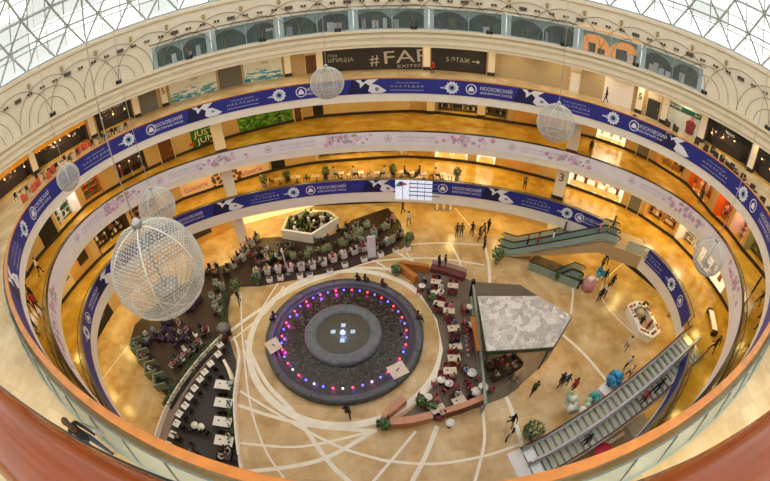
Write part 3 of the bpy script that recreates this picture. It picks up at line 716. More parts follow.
# ------------------------------------------------------------------ lamps under the galleries, and added fill lamps
WARM = (1.0, .75, .23)
def soffit(L, z, k, power, a0=-86, a1=86, step=9):
    a = a0
    while a <= a1:
        RL = {'G': 'A', 'A': 'B', 'B': 'C'}[L]
        # point half way between the ring's edge and the wall
        lo = 8.0
        for s in range(0, 46):
            r = 6+s; p = az(a, r); g = RING[RL]; dx, dy = p.x-g['c'][0], p.y-g['c'][1]
            if (dx/g['a'])**2+(dy/g['b'])**2 > 1 and p.y > 4: lo = r; break
        hi = wr(L, a)
        if hi-lo > 1.5:
            for t in (.3, .72): area(az(a, lo+(hi-lo)*t, z), power, 1.0, WARM)
        a += step
soffit('G', 3.55, 1, 48); soffit('A', 8.6, 1, 48); soffit('B', 13.5, 1, 46)
for x in (-17, -13, -9.5, -6, -3, 3, 6, 9.5, 13, 17): area((x, -1.6-.045*abs(x), FD-1.0), 115, 1.0, (1, .92, .76))  # unseen fill lamps, added to brighten the near gallery floor
for i in range(-9, 10):
    area(az(i*7, 38.6, 18.1), 45, .5, (1, .8, .5))
# ------------------------------------------------------------------ banners and balustrades of the three rings
def band(L, s0, s1, zt, zb, off, th, m, name, parent=None, step=.7, lean=0.0):
    n_ = max(1, int((s1-s0)/step)); mb = MB()
    for i in range(n_+1):
        s = s0+(s1-s0)*i/n_
        for o_, z in ((off-lean, zb), (off, zt), (off-th, zt), (off-th-lean, zb)): mb.v.append(tuple(rp(L, s, z, o_)))
    for i in range(n_):
        for j in range(4):
            mb.f.append([4*i+j, 4*i+(j+1) % 4, 4*i+4+(j+1) % 4, 4*i+4+j]); mb.m.append(1 if j == 2 else 0); mb.sm.append(False)
    mb.f.append([0, 1, 2, 3]); mb.f.append([4*n_+3, 4*n_+2, 4*n_+1, 4*n_]); mb.m += [0, 0]; mb.sm += [False, False]
    return mb.build(name, m, parent)
def on_ring(L, s, z, vs, fs, off, m, name, parent, th=0.0):
    mb = MB(); mb.add([rp(L, s+v[0], z+v[1], off) for v in vs], fs)
    return mb.build(name, m, parent)
TXT = {}
def ring_text(L, s, z, body, size, width, m, parent, off=.075):
    if body not in TXT: TXT[body] = text_data(body, 1.0)
    vs, fs = TXT[body]; wd = max(v.x for v in vs)-min(v.x for v in vs)
    return on_ring(L, s, z, [(v.x*width/wd, v.y*size) for v in vs], fs, off, m, 'lettering', parent)
def disc2(r, n=20, r0=0.0, sx=1.0):
    if r0: 
        vs = [(rr*math.cos(2*PI*i/n)*sx, rr*math.sin(2*PI*i/n)) for rr in (r0, r) for i in range(n)]
        return vs, [(i, (i+1) % n, n+(i+1) % n, n+i) for i in range(n)]
    return [(r*math.cos(2*PI*i/n)*sx, r*math.sin(2*PI*i/n)) for i in range(n)], [tuple(range(n))]
skinp = mat('grey print', '8e8a8c', .5); inkblue = mat('dark blue print', '171a4a', .5); medb = mat('pale blue print', '9fc4e0', .4); silverp = mat('silver print', 'c9cfda', .4)
def torn_portrait(L, s, z, par):
    k = 1.31/1.31
    on_ring(L, s, z, [(-1.9, -.6), (-.2, -.6), (.1, .2), (-.5, .62), (-1.5, .62)], [(0, 1, 2, 3, 4)], .058, inkblue, 'dark_backdrop', par)
    o = on_ring(L, s, z, [(x_*.8, y_) for x_, y_ in ((-1.55, .6), (-1.0, .62), (-.75, .35), (-.2, .64), (.85, .64), (.15, .22), (.75, .12), (1.7, -.42), (1.2, -.6), (.2, -.64), (-.25, -.4), (-.05, .05), (-.5, .32), (-1.05, -.12), (-1.1, .3))],
            [(0, 1, 14), (1, 2, 12, 13, 14), (2, 3, 5, 11, 12), (3, 4, 5), (5, 6, 10, 11), (6, 7, 8, 9, 10)], .066, paperw, 'portrait', par)
    vs, fs = disc2(.17); on_ring(L, s+.55, z-.25, vs, fs, .074, skinp, 'eye', o)
def medallion(L, s, z, par):
    n = 24; vs = [((.6 if i % 2 else .46)*math.cos(2*PI*i/n), (.6 if i % 2 else .46)*math.sin(2*PI*i/n)) for i in range(n)]
    o = on_ring(L, s, z, vs, [tuple(range(n))], .07, paperw, 'medallion', par)
    vs, fs = disc2(.33); on_ring(L, s, z, vs, fs, .078, medb, 'blue_stone', o)
    vs, fs = disc2(.17); on_ring(L, s, z, vs, fs, .084, inkblue, 'stone_centre', o)
    on_ring(L, s-.8, z-.05, [(-.2, -.04), (.3, -.1), (.3, .1), (-.2, .04)], [(0, 1, 2, 3)], .07, silverp, 'ring_band', o)
def logo(L, s, z, par, m, r=.46):
    vs, fs = disc2(r, 24, r*.84); o = on_ring(L, s, z, vs, fs, .072, m, 'emblem', par)
    on_ring(L, s, z, [(-.26*r/.46, -.2*r/.46), (.26*r/.46, -.2*r/.46), (.2*r/.46, .06), (0, .27*r/.46), (-.2*r/.46, .06)], [(0, 1, 2, 3, 4)], .074, m, 'crystal', o)
def flowers(L, s, z, par, seed):
    q = random.Random(seed); pk = [mat('pink petals', 'd9a3c0', .5, var=.2), mat('pale petals', 'efd3e2', .5, var=.1), mat('yellow green petals', 'b5b04a', .5), mat('grey petals', 'b9aebc', .5)]
    mb = MB()
    for i in range(40):
        x = q.gauss(0, 1.1); x = max(-2.6, min(2.6, x)); y = q.uniform(-.4, .4); r = q.uniform(.14, .3)
        mi = 0 if x < -.6 and q.random() < .6 else q.choice((1, 1, 3, 0)); 
        if .5 < x < 1.3 and y > .2: mi = 2
        n = 20; vs = [(r*(.72+.28*math.cos(5*2*PI*k/n))*math.cos(2*PI*k/n)+x, r*(.72+.28*math.cos(5*2*PI*k/n))*math.sin(2*PI*k/n)+y) for k in range(n)]
        mb.add([rp(L, s+a, z+b, .06+.002*(i % 6)) for a, b in vs], [tuple(range(n))], mi)
    mb.build('flower_print', pk, par)
BH = 1.31
gapA0, gapA1 = px2s('A', 612, 222, 5.6), px2s('A', 639, 256, 5.6)
gapE0 = px2s('A', 684, 322, 5.4); gapE1 = gapE0+3.6
print('gaps', gapA0, gapA1, gapE0, RING['A']['len'])
def banner(L, segs, m, label):
    rt = root('banner', rp(L, 0, RING[L]['f']), 0, label, 'banner'); rt.location = (0, 0, 0)
    zt = RING[L]['f']+1.08
    for s0, s1 in segs: band(L, s0, s1, zt, zt-BH, .05, .05, [m, creamw], 'printed_sheet', rt)
    return rt, zt-BH/2
LC, LB, LA = (RING[k]['len'] for k in 'CBA')
rtC, zC = banner('C', [(-LC/2, LC/2)], blue, 'royal blue jewellery banner wrapped round the upper gallery ring')
rtB, zB = banner('B', [(-LB/2, LB/2)], lilac, 'pale lilac banner with pink flowers round the middle gallery ring')
rtA, zA = banner('A', [(-LA/2, gapA0), (gapA1, gapE0), (gapE1, LA/2)], blue, 'royal blue jewellery banner wrapped round the lowest gallery ring')
def blue_cycle(L, rt, z, s_fig, s_txt, s_med, s_logo, s_name):
    torn_portrait(L, s_fig, z, rt) if s_fig is not None else None
    if s_txt is not None:
        ring_text(L, s_txt, z-.04, 'Н А С Л Е Д И Я', .25, 2.7, silverp, rt); ring_text(L, s_txt, z+.28, 'АЛЕКСАНДР НЕВСКИЙ', .14, 2.0, silverp, rt)
        on_ring(L, s_txt, z-.36, [(-1.4, -.02), (1.4, -.02), (1.4, .02), (-1.4, .02)], [(0, 1, 2, 3)], .072, silverp, 'underline', rt)
    if s_med is not None: medallion(L, s_med, z, rt)
    if s_logo is not None: logo(L, s_logo, z, rt, paperw)
    if s_name is not None:
        ring_text(L, s_name, z+.13, 'МОСКОВСКИЙ', .42, 2.7, paperw, rt); ring_text(L, s_name, z-.25, 'ЮВЕЛИРНЫЙ ЗАВОД', .25, 2.7, paperw, rt)
S = lambda L, x, y, z: px2s(L, x, y, z)
for fig, txt, med, lg, nm in [
    ((370, 85.5), (407, 86), (452, 87.5), (470, 90), (494, 93)), ((536, 98), (578, 106), (613, 118), (634, 125.5), (656, 133)), ((693, 146), (726, 171), (747, 195), (757, 207), (764, 226)),
    ((207, 111), (246, 103), (280, 95.5), (302, 92.5), (322, 90)), ((None), (97, 157), (127, 139.5), (145, 129.5), (166, 123)), ((None), (None), (23, 229), (31, 214), (42, 203)), ((10, 282), (14, 255), None, None, None)]:
    g = lambda q: None if q is None else S('C', q[0], q[1], zC)
    blue_cycle('C', rtC, zC, g(fig), g(txt), g(med), g(lg), g(nm))
for fig, txt, med, lg, nm in [
    ((382, 186), None, None, (443.5, 187), (468, 189)), ((503, 194), (539, 202), (571, 211), (585, 215), (599, 218)), ((None), (660, 259), (674, 284), (682, 301), None),
    ((231, 206), (265, 197), (294, 192.5), (311, 190.5), (332, 188.5)), ((100, 278), None, (85, 333), (86, 318), (91, 297)), ((None), None, None, None, (191, 218.5))]:
    g = lambda q: None if q is None else S('A', q[0], q[1], zA)
    blue_cycle('A', rtA, zA, g(fig), g(txt), g(med), g(lg), g(nm))
fm = mat('faint lilac print', 'cdbccb', .5)
for i, (x, y) in enumerate([(345, 139), (464, 141), (578, 158), (682, 213), (733, 280), (117, 203), (220, 160), (55, 300), (57, 340)]):
    flowers('B', S('B', x, y, zB), zB, rtB, i)
for x, y in [(268, 149), (388, 139), (512, 147), (630, 181), (158, 180), (80, 238)]:
    s = S('B', x, y, zB); logo('B', s, zB, rtB, fm, .34); ring_text('B', s+2.6, zB+.1, 'МОСКОВСКИЙ', .34, 3.4, fm, rtB); ring_text('B', s+2.6, zB-.22, 'ЮВЕЛИРНЫЙ ЗАВОД', .2, 3.4, fm, rtB)
# video screen on the lowest ring
s0, s1 = S('A', 395, 188, 5.4), S('A', 432, 188, 5.4); sm = (s0+s1)/2
rt = root('display_screen', (0, 0, 0), 0, 'white video wall with blue lines of text on the lowest gallery ring', 'screen')
band('A', s0, s1, FA+1.1, FA-.95, .16, .08, mat('lit screen white', 'dfe6f4', .3, var=.03, emit=.55), 'screen_panel', rt, .5)
lb = mat('screen blue text', '6f84b8', .4); 
for k in range(4):
    on_ring('A', sm+.55, 0, [(-1.0, 5.75-.42*k), (1.9, 5.75-.42*k), (1.9, 5.86-.42*k), (-1.0, 5.86-.42*k)], [(0, 1, 2, 3)], .17, lb, 'text_line', rt)
on_ring('A', sm-1.35, 5.72, [(-.42, -.25), (0, .3), (.05, -.3)], [(0, 2, 1)], .172, mat('screen green', '4f9a6a', .4, emit=.2), 'triangle', rt)
on_ring('A', sm-.95, 5.72, [(-.3, -.3), (-.3, .3), (.4, 0)], [(0, 2, 1)], .174, mat('screen red', 'c03a3a', .4, emit=.2), 'triangle', rt)
on_ring('A', sm-1.0, 5.74, [(-.4, -.25), (-.3, .3), (.05, 0)], [(0, 2, 1)], .176, mat('screen navy', '27336f', .4, emit=.2), 'triangle', rt)
for k in range(4): on_ring('A', s0+(s1-s0)*(k+1)/5, 0, [(-.03, 4.05), (.03, 4.05), (.03, 6.08), (-.03, 6.08)], [(0, 1, 2, 3)], .178, mat('screen joint', '98a3b8', .4), 'panel_joint', rt)

def balustrade(L, segs, rail_m, rail_w, post_m, label, light=None):
    rt = root('balustrade', (0, 0, 0), 0, label, 'balustrade'); f = RING[L]['f']
    for s0, s1 in segs:
        band(L, s0, s1, f+1.16, f+1.08, .09, rail_w, rail_m, 'handrail', rt)
        band(L, s0, s1, f+1.02, f+.06, -.3 if L == 'C' else -.5, .02, glassrail if L == 'C' else glassclear, 'glass_panel', rt, 1.2, lean=.28 if L == 'C' else .05)
        band(L, s0, s1, f+1.03, f+.99, -.28 if L == 'C' else -.48, .05, post_m, 'inner_rail', rt)
        band(L, s0, s1, f+.07, f, -.54 if L == 'C' else -.5, .1, darkgrey if L != 'C' else mat('teal grey kerb', '8fa39e', .4), 'kerb', rt)
    dy_ = .26 if L == 'C' else .05; me = MB().hexa([(-.018, -dy_-.02, 0), (.018, -dy_-.02, 0), (.018, -dy_+.02, 0), (-.018, -dy_+.02, 0), (-.018, -.02, 1.02), (.018, -.02, 1.02), (.018, .02, 1.02), (-.018, .02, 1.02)]).mesh('post', post_m)
    n_ = int(RING[L]['len']/1.25)
    for i in range(n_):
        s = -RING[L]['len']/2+RING[L]['len']*i/n_
        if not any(a+.2 < s < b-.2 for a, b in segs): continue
        o_ = -.34 if L == 'C' else -.54; p = rp(L, s, f, o_); d = rp(L, s+.1, f, o_)-p
        obj('post', me, rt, p, math.atan2(d.y, d.x)+PI)
balustrade('C', [(-LC/2, LC/2)], wood, .22, mat('grey green post', '6d7a76', .4, .3), 'glass balustrade with broad orange wooden handrail on the upper gallery ring')
balustrade('B', [(-LB/2, LB/2)], mat('dark brown rail', '3a2a1c', .4), .2, dark, 'glass balustrade with thin dark handrail on the middle gallery ring')
balustrade('A', [(-LA/2, gapA0), (gapA1, gapE0), (gapE1, LA/2)], mat('grey rail', '6f6a62', .4, .4), .2, dark, 'glass balustrade with grey handrail on the lowest gallery ring')
# the photographer's own rail
mb = MB(); path = []
for i in range(33):
    x = -4+8*i/32; path.append((x, -.0265-.053*x-.006*x*x, H-.33))
rt = root('railing', (0, 0, 0), 0, 'thick red brown polished wooden rail just below the viewer', 'railing')
MB().tube(path, .066, 20, m=0).build('handrail', redwood, rt)
g = MB()
for i in range(32):
    a, b = path[i], path[i+1]; g.add([(a[0], a[1]-.02, FD), (b[0], b[1]-.02, FD), (b[0], b[1]-.02, H-.4), (a[0], a[1]-.02, H-.4)], [(0, 1, 2, 3)])
g.build('glass_panel', glassclear, rt)
for i in range(5):
    x = -3.6+1.8*i; k = min(range(33), key=lambda j: abs(path[j][0]-x)); MB().tube([(path[k][0], path[k][1]-.02, FD), (path[k][0], path[k][1]-.02, H-.38)], .025, 8).build('post', steel, rt)

# ------------------------------------------------------------------ fountain
water = mat('dark rippled water', '2e281e', .22, var=.5, scale=3, spec=.4, bump=.6)
stone = mat('grey granite', '505357', .35, var=.25, scale=3); stoned = mat('dark granite', '2f3133', .35, var=.25, scale=4); stonel = mat('light grey granite', '62676a', .4, var=.3, scale=3)
rt = root('fountain', (fx, fy, 0), 0, 'round grey stone fountain with a ring of red and blue lamps', 'fountain')
MB().lathe([(6.0, 0), (6.0, .45), (5.45, .5), (5.4, .3)], n=96, cap=False).build('rim', stone, rt)
MB().lathe([(5.45, .34), (5.1, .38), (5.0, .25)], n=96, cap=False).build('inner_lip', stoned, rt)
MB().lathe([(5.42, .26), (0.01, .26)], n=96, smooth=False, cap=False).build('water', water, rt)
b = MB(); q = random.Random(2)                      # streaks of the cobbled bed in the shallow water
for i in range(800):
    a = q.uniform(0, 2*PI); r = 3.0+1.3*q.random()**1.5; b.box((r*math.cos(a), r*math.sin(a), .265), (q.uniform(.1, .28), q.uniform(.015, .035), q.uniform(.02, .05)), a+q.uniform(-.5, .5), m=q.choice((0, 0, 1)))
for i in range(500):
    a = q.uniform(0, 2*PI); r = q.uniform(3.0, 4.5); b.box((r*math.cos(a), r*math.sin(a), .262), (q.uniform(.1, .3), q.uniform(.05, .14), .02), q.uniform(0, 3), m=q.choice((0, 2)))
b.build('ripple', [mat('ripple dark', '2f2c27', .25, var=.3), mat('ripple light', '77766e', .4, var=.3), mat('ripple brown', '4a4030', .4, var=.3)], rt, kind='stuff')
MB().lathe([(2.95, .2), (2.92, .5), (2.75, .62), (2.2, .62), (2.02, .5), (2.0, .3)], n=72, cap=False).build('inner_ring', stonel, rt)
MB().lathe([(2.02, .42), (.01, .42)], n=48, smooth=False, cap=False).build('basin', mat('brown pebble bed', '4a4335', .3, var=.5, scale=9, bump=.4), rt)
glow = mat('white blue lamp', '9fb4ff', .4, emit=1.6)
for (x, y) in ((0, -.75), (-.75, .1), (.75, .1), (0, .75)): MB().box((x, y, .46), (.34, .34, .06)).build('square_lamp', mat('pale square lamp', 'a9bfc6', .4, emit=.25), rt)
MB().lathe([(.0, .42), (.2, .42), (.22, .5), (.12, .7), (0.0, .8)], n=20).build('centre_jet', glow, rt)
l = bpy.data.lights.new('lamp', 'POINT'); l.energy = 30; l.color = (.35, .5, 1); l.shadow_soft_size = .2
o = bpy.data.objects.new('centre_lamp', l); C.objects.link(o); o.parent = rt; o.location = (0, 0, 1.0)
redl = mat('red lamp', 'ff3a4a', .4, emit=5); bluel = mat('blue lamp', '5048ff', .4, emit=6); whl = mat('pale lamp', 'dcd8ff', .4, emit=2.5)
lampmesh = [MB().lathe([(.0, .25), (.075, .25), (.075, .33), (.04, .36), (0, .37)], n=10).mesh('ring_lamp', m_) for m_ in (redl, bluel, whl)]
nl = 44
for i in range(nl):
    a = 2*PI*i/nl+.05; r = 4.75; deg = math.degrees(a)
    k = i % 2 if not (215 < deg < 330 and i % 3 == 0) else 2
    obj('ring_lamp', lampmesh[k], rt, (r*math.cos(a), r*math.sin(a), 0))
    if i % 2 == 0:
        l = bpy.data.lights.new('lamp', 'POINT'); l.energy = 26 if 95 < deg < 215 else 5; l.color = (.75, .05, .6) if i % 4 == 0 else (.3, .1, 1); l.shadow_soft_size = .1
        o = bpy.data.objects.new('ring_light', l); C.objects.link(o); o.parent = rt; o.location = ((r-.12)*math.cos(a), (r-.12)*math.sin(a), .62)
for i in range(12):
    a = 2*PI*i/12+.2; MB().box((5.74*math.cos(a), 5.74*math.sin(a), .485), (.55, .05, .04), a).build('rim_joint', black, rt)
for i, a in enumerate((math.radians(196), math.radians(318))):
    p = Vector((fx+5.3*math.cos(a), fy+5.3*math.sin(a), 0)); r_ = root('notice_board', p, a+.35*(1 if i == 0 else -1)+PI/2, ('pale notice board leaning on the fountain rim beside the terrace', 'pale notice board leaning on the fountain rim beside the pavilion café')[i], 'sign')
    MB().hexa([(-.6, -.55, .62), (.6, -.55, .62), (.6, .5, .74), (-.6, .5, .74), (-.6, -.55, .66), (.6, -.55, .66), (.6, .5, .78), (-.6, .5, .78)]).build('board', mat('pale pinkish board', 'd9c6ba', .5), r_)
    MB().box((0, 0, .79-.06), (.34, .06, .08), .4).build('printed_mark', darkgrey, r_)
    for sx in (-.5, .5): MB().tube([(sx, 0, .26), (sx, 0, .68)], .03, 6).build('leg', steel, r_)

# ------------------------------------------------------------------ escalators
tread = mat('escalator tread', 'c3c6ba', .45, var=.08); riser = mat('escalator riser', '2d2d2a', .5); rubber = mat('black rubber', '1d1b1b', .5)
truss = mat('tan escalator cladding', 'c2a67c', .4, var=.05); brownrail = mat('red brown handrail', '6b3a2c', .35)
escglass = glassmat('escalator side glass', 'a9c4bb', .5)
def escalator(S0, E0, wd, label, handm, cladding, flat=1.4, sides=(1, 1), group=None, step=.42, truss_d=.9):
    d = Vector((E0.x-S0.x, E0.y-S0.y, 0)); Lh = d.length; rz = math.atan2(d.y, d.x); rise = E0.z-S0.z
    rt = root('escalator', S0, rz, label, 'escalator', group)
    def zz(x): return 0 if x < flat else rise if x > Lh-flat else rise*(x-flat)/(Lh-2*flat)
    n_ = int(Lh/step); st = MB()
    for i in range(n_):
        x = Lh*(i+.5)/n_; z = zz(x); st.box((x, 0, z+.02), (Lh/n_*.8, wd, .2), m=0); st.box((x+Lh/n_*.5, 0, z-.03), (Lh/n_*.3, wd, .2), m=1)
    st.build('step_band', [tread, riser], rt)
    tr = MB(); P = [0, flat, Lh-flat, Lh]
    for a, b in zip(P, P[1:]):
        za, zb = zz(a+1e-6) if a else 0, zz(b-1e-6)
        h = wd/2+.16
        tr.hexa([(a, -h, za-truss_d), (b, -h, zb-truss_d), (b, h, zb-truss_d), (a, h, za-truss_d), (a, -h, za-.08), (b, -h, zb-.08), (b, h, zb-.08), (a, h, za-.08)])
    if S0.z > -1: 
        for i, v in enumerate(tr.v): tr.v[i] = (v[0], v[1], max(v[2], -S0.z+.003) if S0.z >= 0 else v[2])
    tr.build('truss', cladding, rt)
    MB().box((.35, 0, .13), (.7, wd, .03)).build('comb_plate', steel, rt); MB().box((Lh-.35, 0, rise+.13), (.7, wd, .03)).build('comb_plate', steel, rt)
    for s, on in zip((-1, 1), sides):
        if not on: continue
        y = s*(wd/2+.09); bl = MB(); xs = [0, flat, Lh-flat, Lh]
        for a, b in zip(xs, xs[1:]):
            za, zb = zz(a+1e-6) if a else 0, zz(b-1e-6)
            bl.hexa([(a, y-.02, za+.05), (b, y-.02, zb+.05), (b, y+.02, zb+.05), (a, y+.02, za+.05), (a, y-.02, za+.92), (b, y-.02, zb+.92), (b, y+.02, zb+.92), (a, y+.02, za+.92)])
        ob = bl.build('balustrade', escglass, rt)
        path = [(-.1, y, .55), (-.28, y, .72), (-.1, y, .93)]+[(x, y, zz(min(max(x, 1e-6), Lh-1e-6))+.95) for x in (0.1, flat, Lh-flat, Lh-.1)]+[(Lh+.1, y, rise+.93), (Lh+.28, y, rise+.72), (Lh+.1, y, rise+.55)]
        MB().tube(path, .06, 8).build('handrail', handm if not isinstance(handm, list) else handm[0 if s < 0 else 1], ob)
        sk = MB()
        for a, b in zip(xs, xs[1:]):
            za, zb = zz(a+1e-6) if a else 0, zz(b-1e-6)
            sk.hexa([(a, y-.09, za+.0), (b, y-.09, zb+.0), (b, y+.09, zb+.0), (a, y+.09, za+.0), (a, y-.09, za+.2), (b, y-.09, zb+.2), (b, y+.09, zb+.2), (a, y+.09, za+.2)])
        sk.build('skirt', steel, ob)
    return rt
# near pair: ground floor to the lowest gallery
b0, b1 = Vector((8.35, 5.7, 0)), Vector((20.75, 8.75, FA)); n_ = Vector((-(b1-b0).y, (b1-b0).x, 0)).normalized()
u_ = Vector(((b1-b0).x, (b1-b0).y, 0)).normalized()
for s, lb, hm in ((.34, 'near escalator lane beside the fountain side floor, without riders', [mat('silver lilac rail', 'cfc8cf', .3, .3), brownrail]), (-.9, 'near escalator lane next to the gallery edge, carrying three riders', [mat('silver lilac rail', 'cfc8cf', .3, .3), brownrail][::-1])):
    escalator(b0+n_*s-u_*.05, b1+n_*s+u_*.75, .98, lb, hm, truss)
o = MB().box((0, 0, .012), (.95, 2.7, .024)).build('landing_plate', paperw); o.location = b0-u_*.55-n_*.28; o.rotation_euler = (0, 0, math.atan2(u_.y, u_.x)); tag(o, 'pale landing plate at the foot of the near escalators', 'landing plate')
# far pair: ground floor to the lowest gallery, seen from its side
c0, c1 = Vector((11.45, 27.1, 0)), Vector((20.5, 21.35, FA)); n2 = Vector((-(c1-c0).y, (c1-c0).x, 0)).normalized(); u2 = Vector(((c1-c0).x, (c1-c0).y, 0)).normalized()
for s, lb in ((.6, 'far escalator lane next to the back gallery, empty'), (-.6, 'far escalator lane facing the fountain, with riders in red and white')):
    escalator(c0+n2*s, c1+n2*s, .95, lb, rubber, truss, flat=1.3, truss_d=1.25)
mb = MB(); a_ = c1-u2*.2; 
mb.hexa([tuple(a_+n2*k+u2*e+Vector((0, 0, z))) for z in (-1.3, .012) for k, e in ((-1.5, 0), (-1.5, 3.2), (1.5, 3.2), (1.5, 0))])
struct(mb, 'floor', [truss])
rt = root('landing_rail', c1+u2*1.2-n2*1.5, math.atan2(u2.y, u2.x), 'curved glass rail round the landing of the far escalators', 'railing')
MB().box((.9, 0, .55), (2.2, .03, .95)).build('glass_panel', escglass, rt); MB().tube([(-.2, 0, 1.05), (2.0, 0, 1.05)], .05, 8).build('handrail', steel, rt)
for x in (-.1, .9, 1.9): MB().tube([(x, 0, 0), (x, 0, 1.05)], .03, 6).build('post', steel, rt)
# pair down to the basement inside the floor opening
for s, lb in ((.7, 'escalator sinking to the basement beneath the far escalators'), (1.95, 'second escalator sinking to the basement, nearer the back gallery')):
    p0 = h0+HD*.1+HN*s; p1 = h0+HD*5.2+HN*s
    escalator(Vector((p0.x, p0.y, -3.4)), Vector((p1.x, p1.y, 0)), .9, lb, rubber, darkgrey, flat=1.0)
rt = root('opening_rail', h0, math.atan2(HD.y, HD.x), 'low glass rail with planters along the basement opening', 'railing')
MB().box((2.6, -.1, .5), (5.2, .03, .95)).build('glass_panel', escglass, rt); MB().tube([(0, -.1, 1.0), (5.2, -.1, 1.0)], .045, 8).build('handrail', rubber, rt)
for i in range(6): MB().tube([(.1+1.0*i, -.1, 0), (.1+1.0*i, -.1, 1.0)], .03, 6).build('post', steel, rt)

# ------------------------------------------------------------------ hanging globes of silver wire
def globe_meshes():
    bm = bmesh.new(); bmesh.ops.create_icosphere(bm, subdivisions=5, radius=1.0)
    mb = MB(); q = random.Random(4)
    def rod(a, b, r):
        d = (b-a).normalized(); e = Vector((0, 0, 1)) if abs(d.z) < .9 else Vector((1, 0, 0)); x = d.cross(e).normalized(); y = x.cross(d)
        vs = [p+r*(math.cos(t)*x+math.sin(t)*y) for p in (a, b) for t in (0, 2*PI/3, 4*PI/3)]
        mb.add(vs, [(0, 1, 4, 3), (1, 2, 5, 4), (2, 0, 3, 5)])
    for e in bm.edges:
        rod(e.verts[0].co.copy(), e.verts[1].co.copy(), .0055)
    bm.free()
    net = mb.mesh('wire_net', silver)
    b2 = MB()
    for k in range(3):
        t0 = PI*k/3; b2.tube([(1.005*math.cos(t)*math.cos(t0), 1.005*math.cos(t)*math.sin(t0), 1.005*math.sin(t)) for t in [2*PI*i/48 for i in range(48)]], .018, 5, closed=True)
    b2.tube([(1.005*math.cos(2*PI*i/48)*.86, 1.005*math.sin(2*PI*i/48)*.86, -.51) for i in range(48)], .014, 5, closed=True)
    band_ = b2.mesh('hoop', mat('silver hoop', 'ece8dd', .35, .2))
    b3 = MB(); b3.tube([(0, 0, -.95), (0, 0, 1.0)], .03, 8); b3.lathe([(.0, -.5), (.28, -.5), (.3, -.45), (0, -.42)], n=16)
    for i in range(28):
        a = 2*PI*i/28; b3.tube([(.8*math.cos(a), .8*math.sin(a), -.58), (.42*math.cos(a), .42*math.sin(a), -.9)], .013, 4)
    stem = b3.mesh('stem', mat('dull silver', 'a9a69c', .35, .4))
    b4 = MB(); b4.lathe([(0, 0), (.11, 0), (.11, .12), (.05, .16), (.02, .2)], n=12); cap = b4.mesh('cap', steel)
    return net, band_, stem, cap
net, hoop, stem, cap = globe_meshes()
for i, (x, y, D, r, lb) in enumerate([
    (157, 269, 12, 1.63, 'biggest hanging globe of silver wire, in front of the lounge café'), (157, 207, 21, 1.12, 'wire globe hanging just behind the biggest globe'),
    (68, 177, 23.7, .85, 'small wire globe hanging before the amber signed restaurants'), (327, 83, 24, 1.1, 'wire globe hanging before the black hashtag hoarding'),
    (556, 123, 23, 1.22, 'wire globe hanging before the bright white fashion shop'), (709, 257, 19, .92, 'low wire globe hanging above the near escalators')]):
    p = at(x, y, H-1); d = (p-Vector((0, 0, H))).normalized(); c = Vector((0, 0, H))+d*D
    rt = root('globe_lamp', c, i*.7, lb, 'globe lamp', 'wire globes hanging in the atrium'); rt.scale = (r, r, r)
    for nm, me in (('wire_net', net), ('hoop', hoop), ('stem', stem)): obj(nm, me, rt)
    obj('cap', cap, rt, (0, 0, 1.0))
    top = zd+14-c.z; MB().tube([(0, 0, 1.15), (0, 0, top/r)], .02/r*1.0, 5).build('cable', silver, rt)
# ------------------------------------------------------------------ café floors
brownf = mat('dark brown decking', '3c2921', .5, var=.15, scale=1.2); greyf = mat('grey brown decking', '6f6152', .5, var=.12, scale=1.2); terr = mat('dark grey terrace carpet', '4b4341', .7, var=.08)
def cafe_floor(px, m, name, h=.03):
    mb = MB(); mb.prism([tuple(at(x, y, 0))[:2] for x, y in px][::-1], 0.002, h); struct(mb, name, m)
cafe_floor([(408, 246), (400, 222), (388, 208), (352, 220), (338, 232), (314, 243), (280, 237), (262, 238), (246, 243), (232, 262), (205, 272), (170, 292), (135, 325), (129, 345), (150, 378), (172, 402), (205, 362), (227, 340), (226, 318), (229, 298), (240, 287), (262, 286), (300, 279), (350, 268), (385, 256)], brownf, 'floor')
cafe_floor([(229, 338), (208, 361), (187, 386), (172, 413), (160, 446), (158, 470), (166, 500), (245, 500), (242, 470), (237, 430), (238, 390), (236, 360)], terr, 'floor')
cafe_floor([(402, 270), (440, 268), (474, 282), (520, 285), (572, 318), (547, 360), (508, 396), (482, 406), (440, 420), (392, 424), (418, 404), (436, 384), (443, 350), (437, 320), (420, 293)], greyf, 'floor')

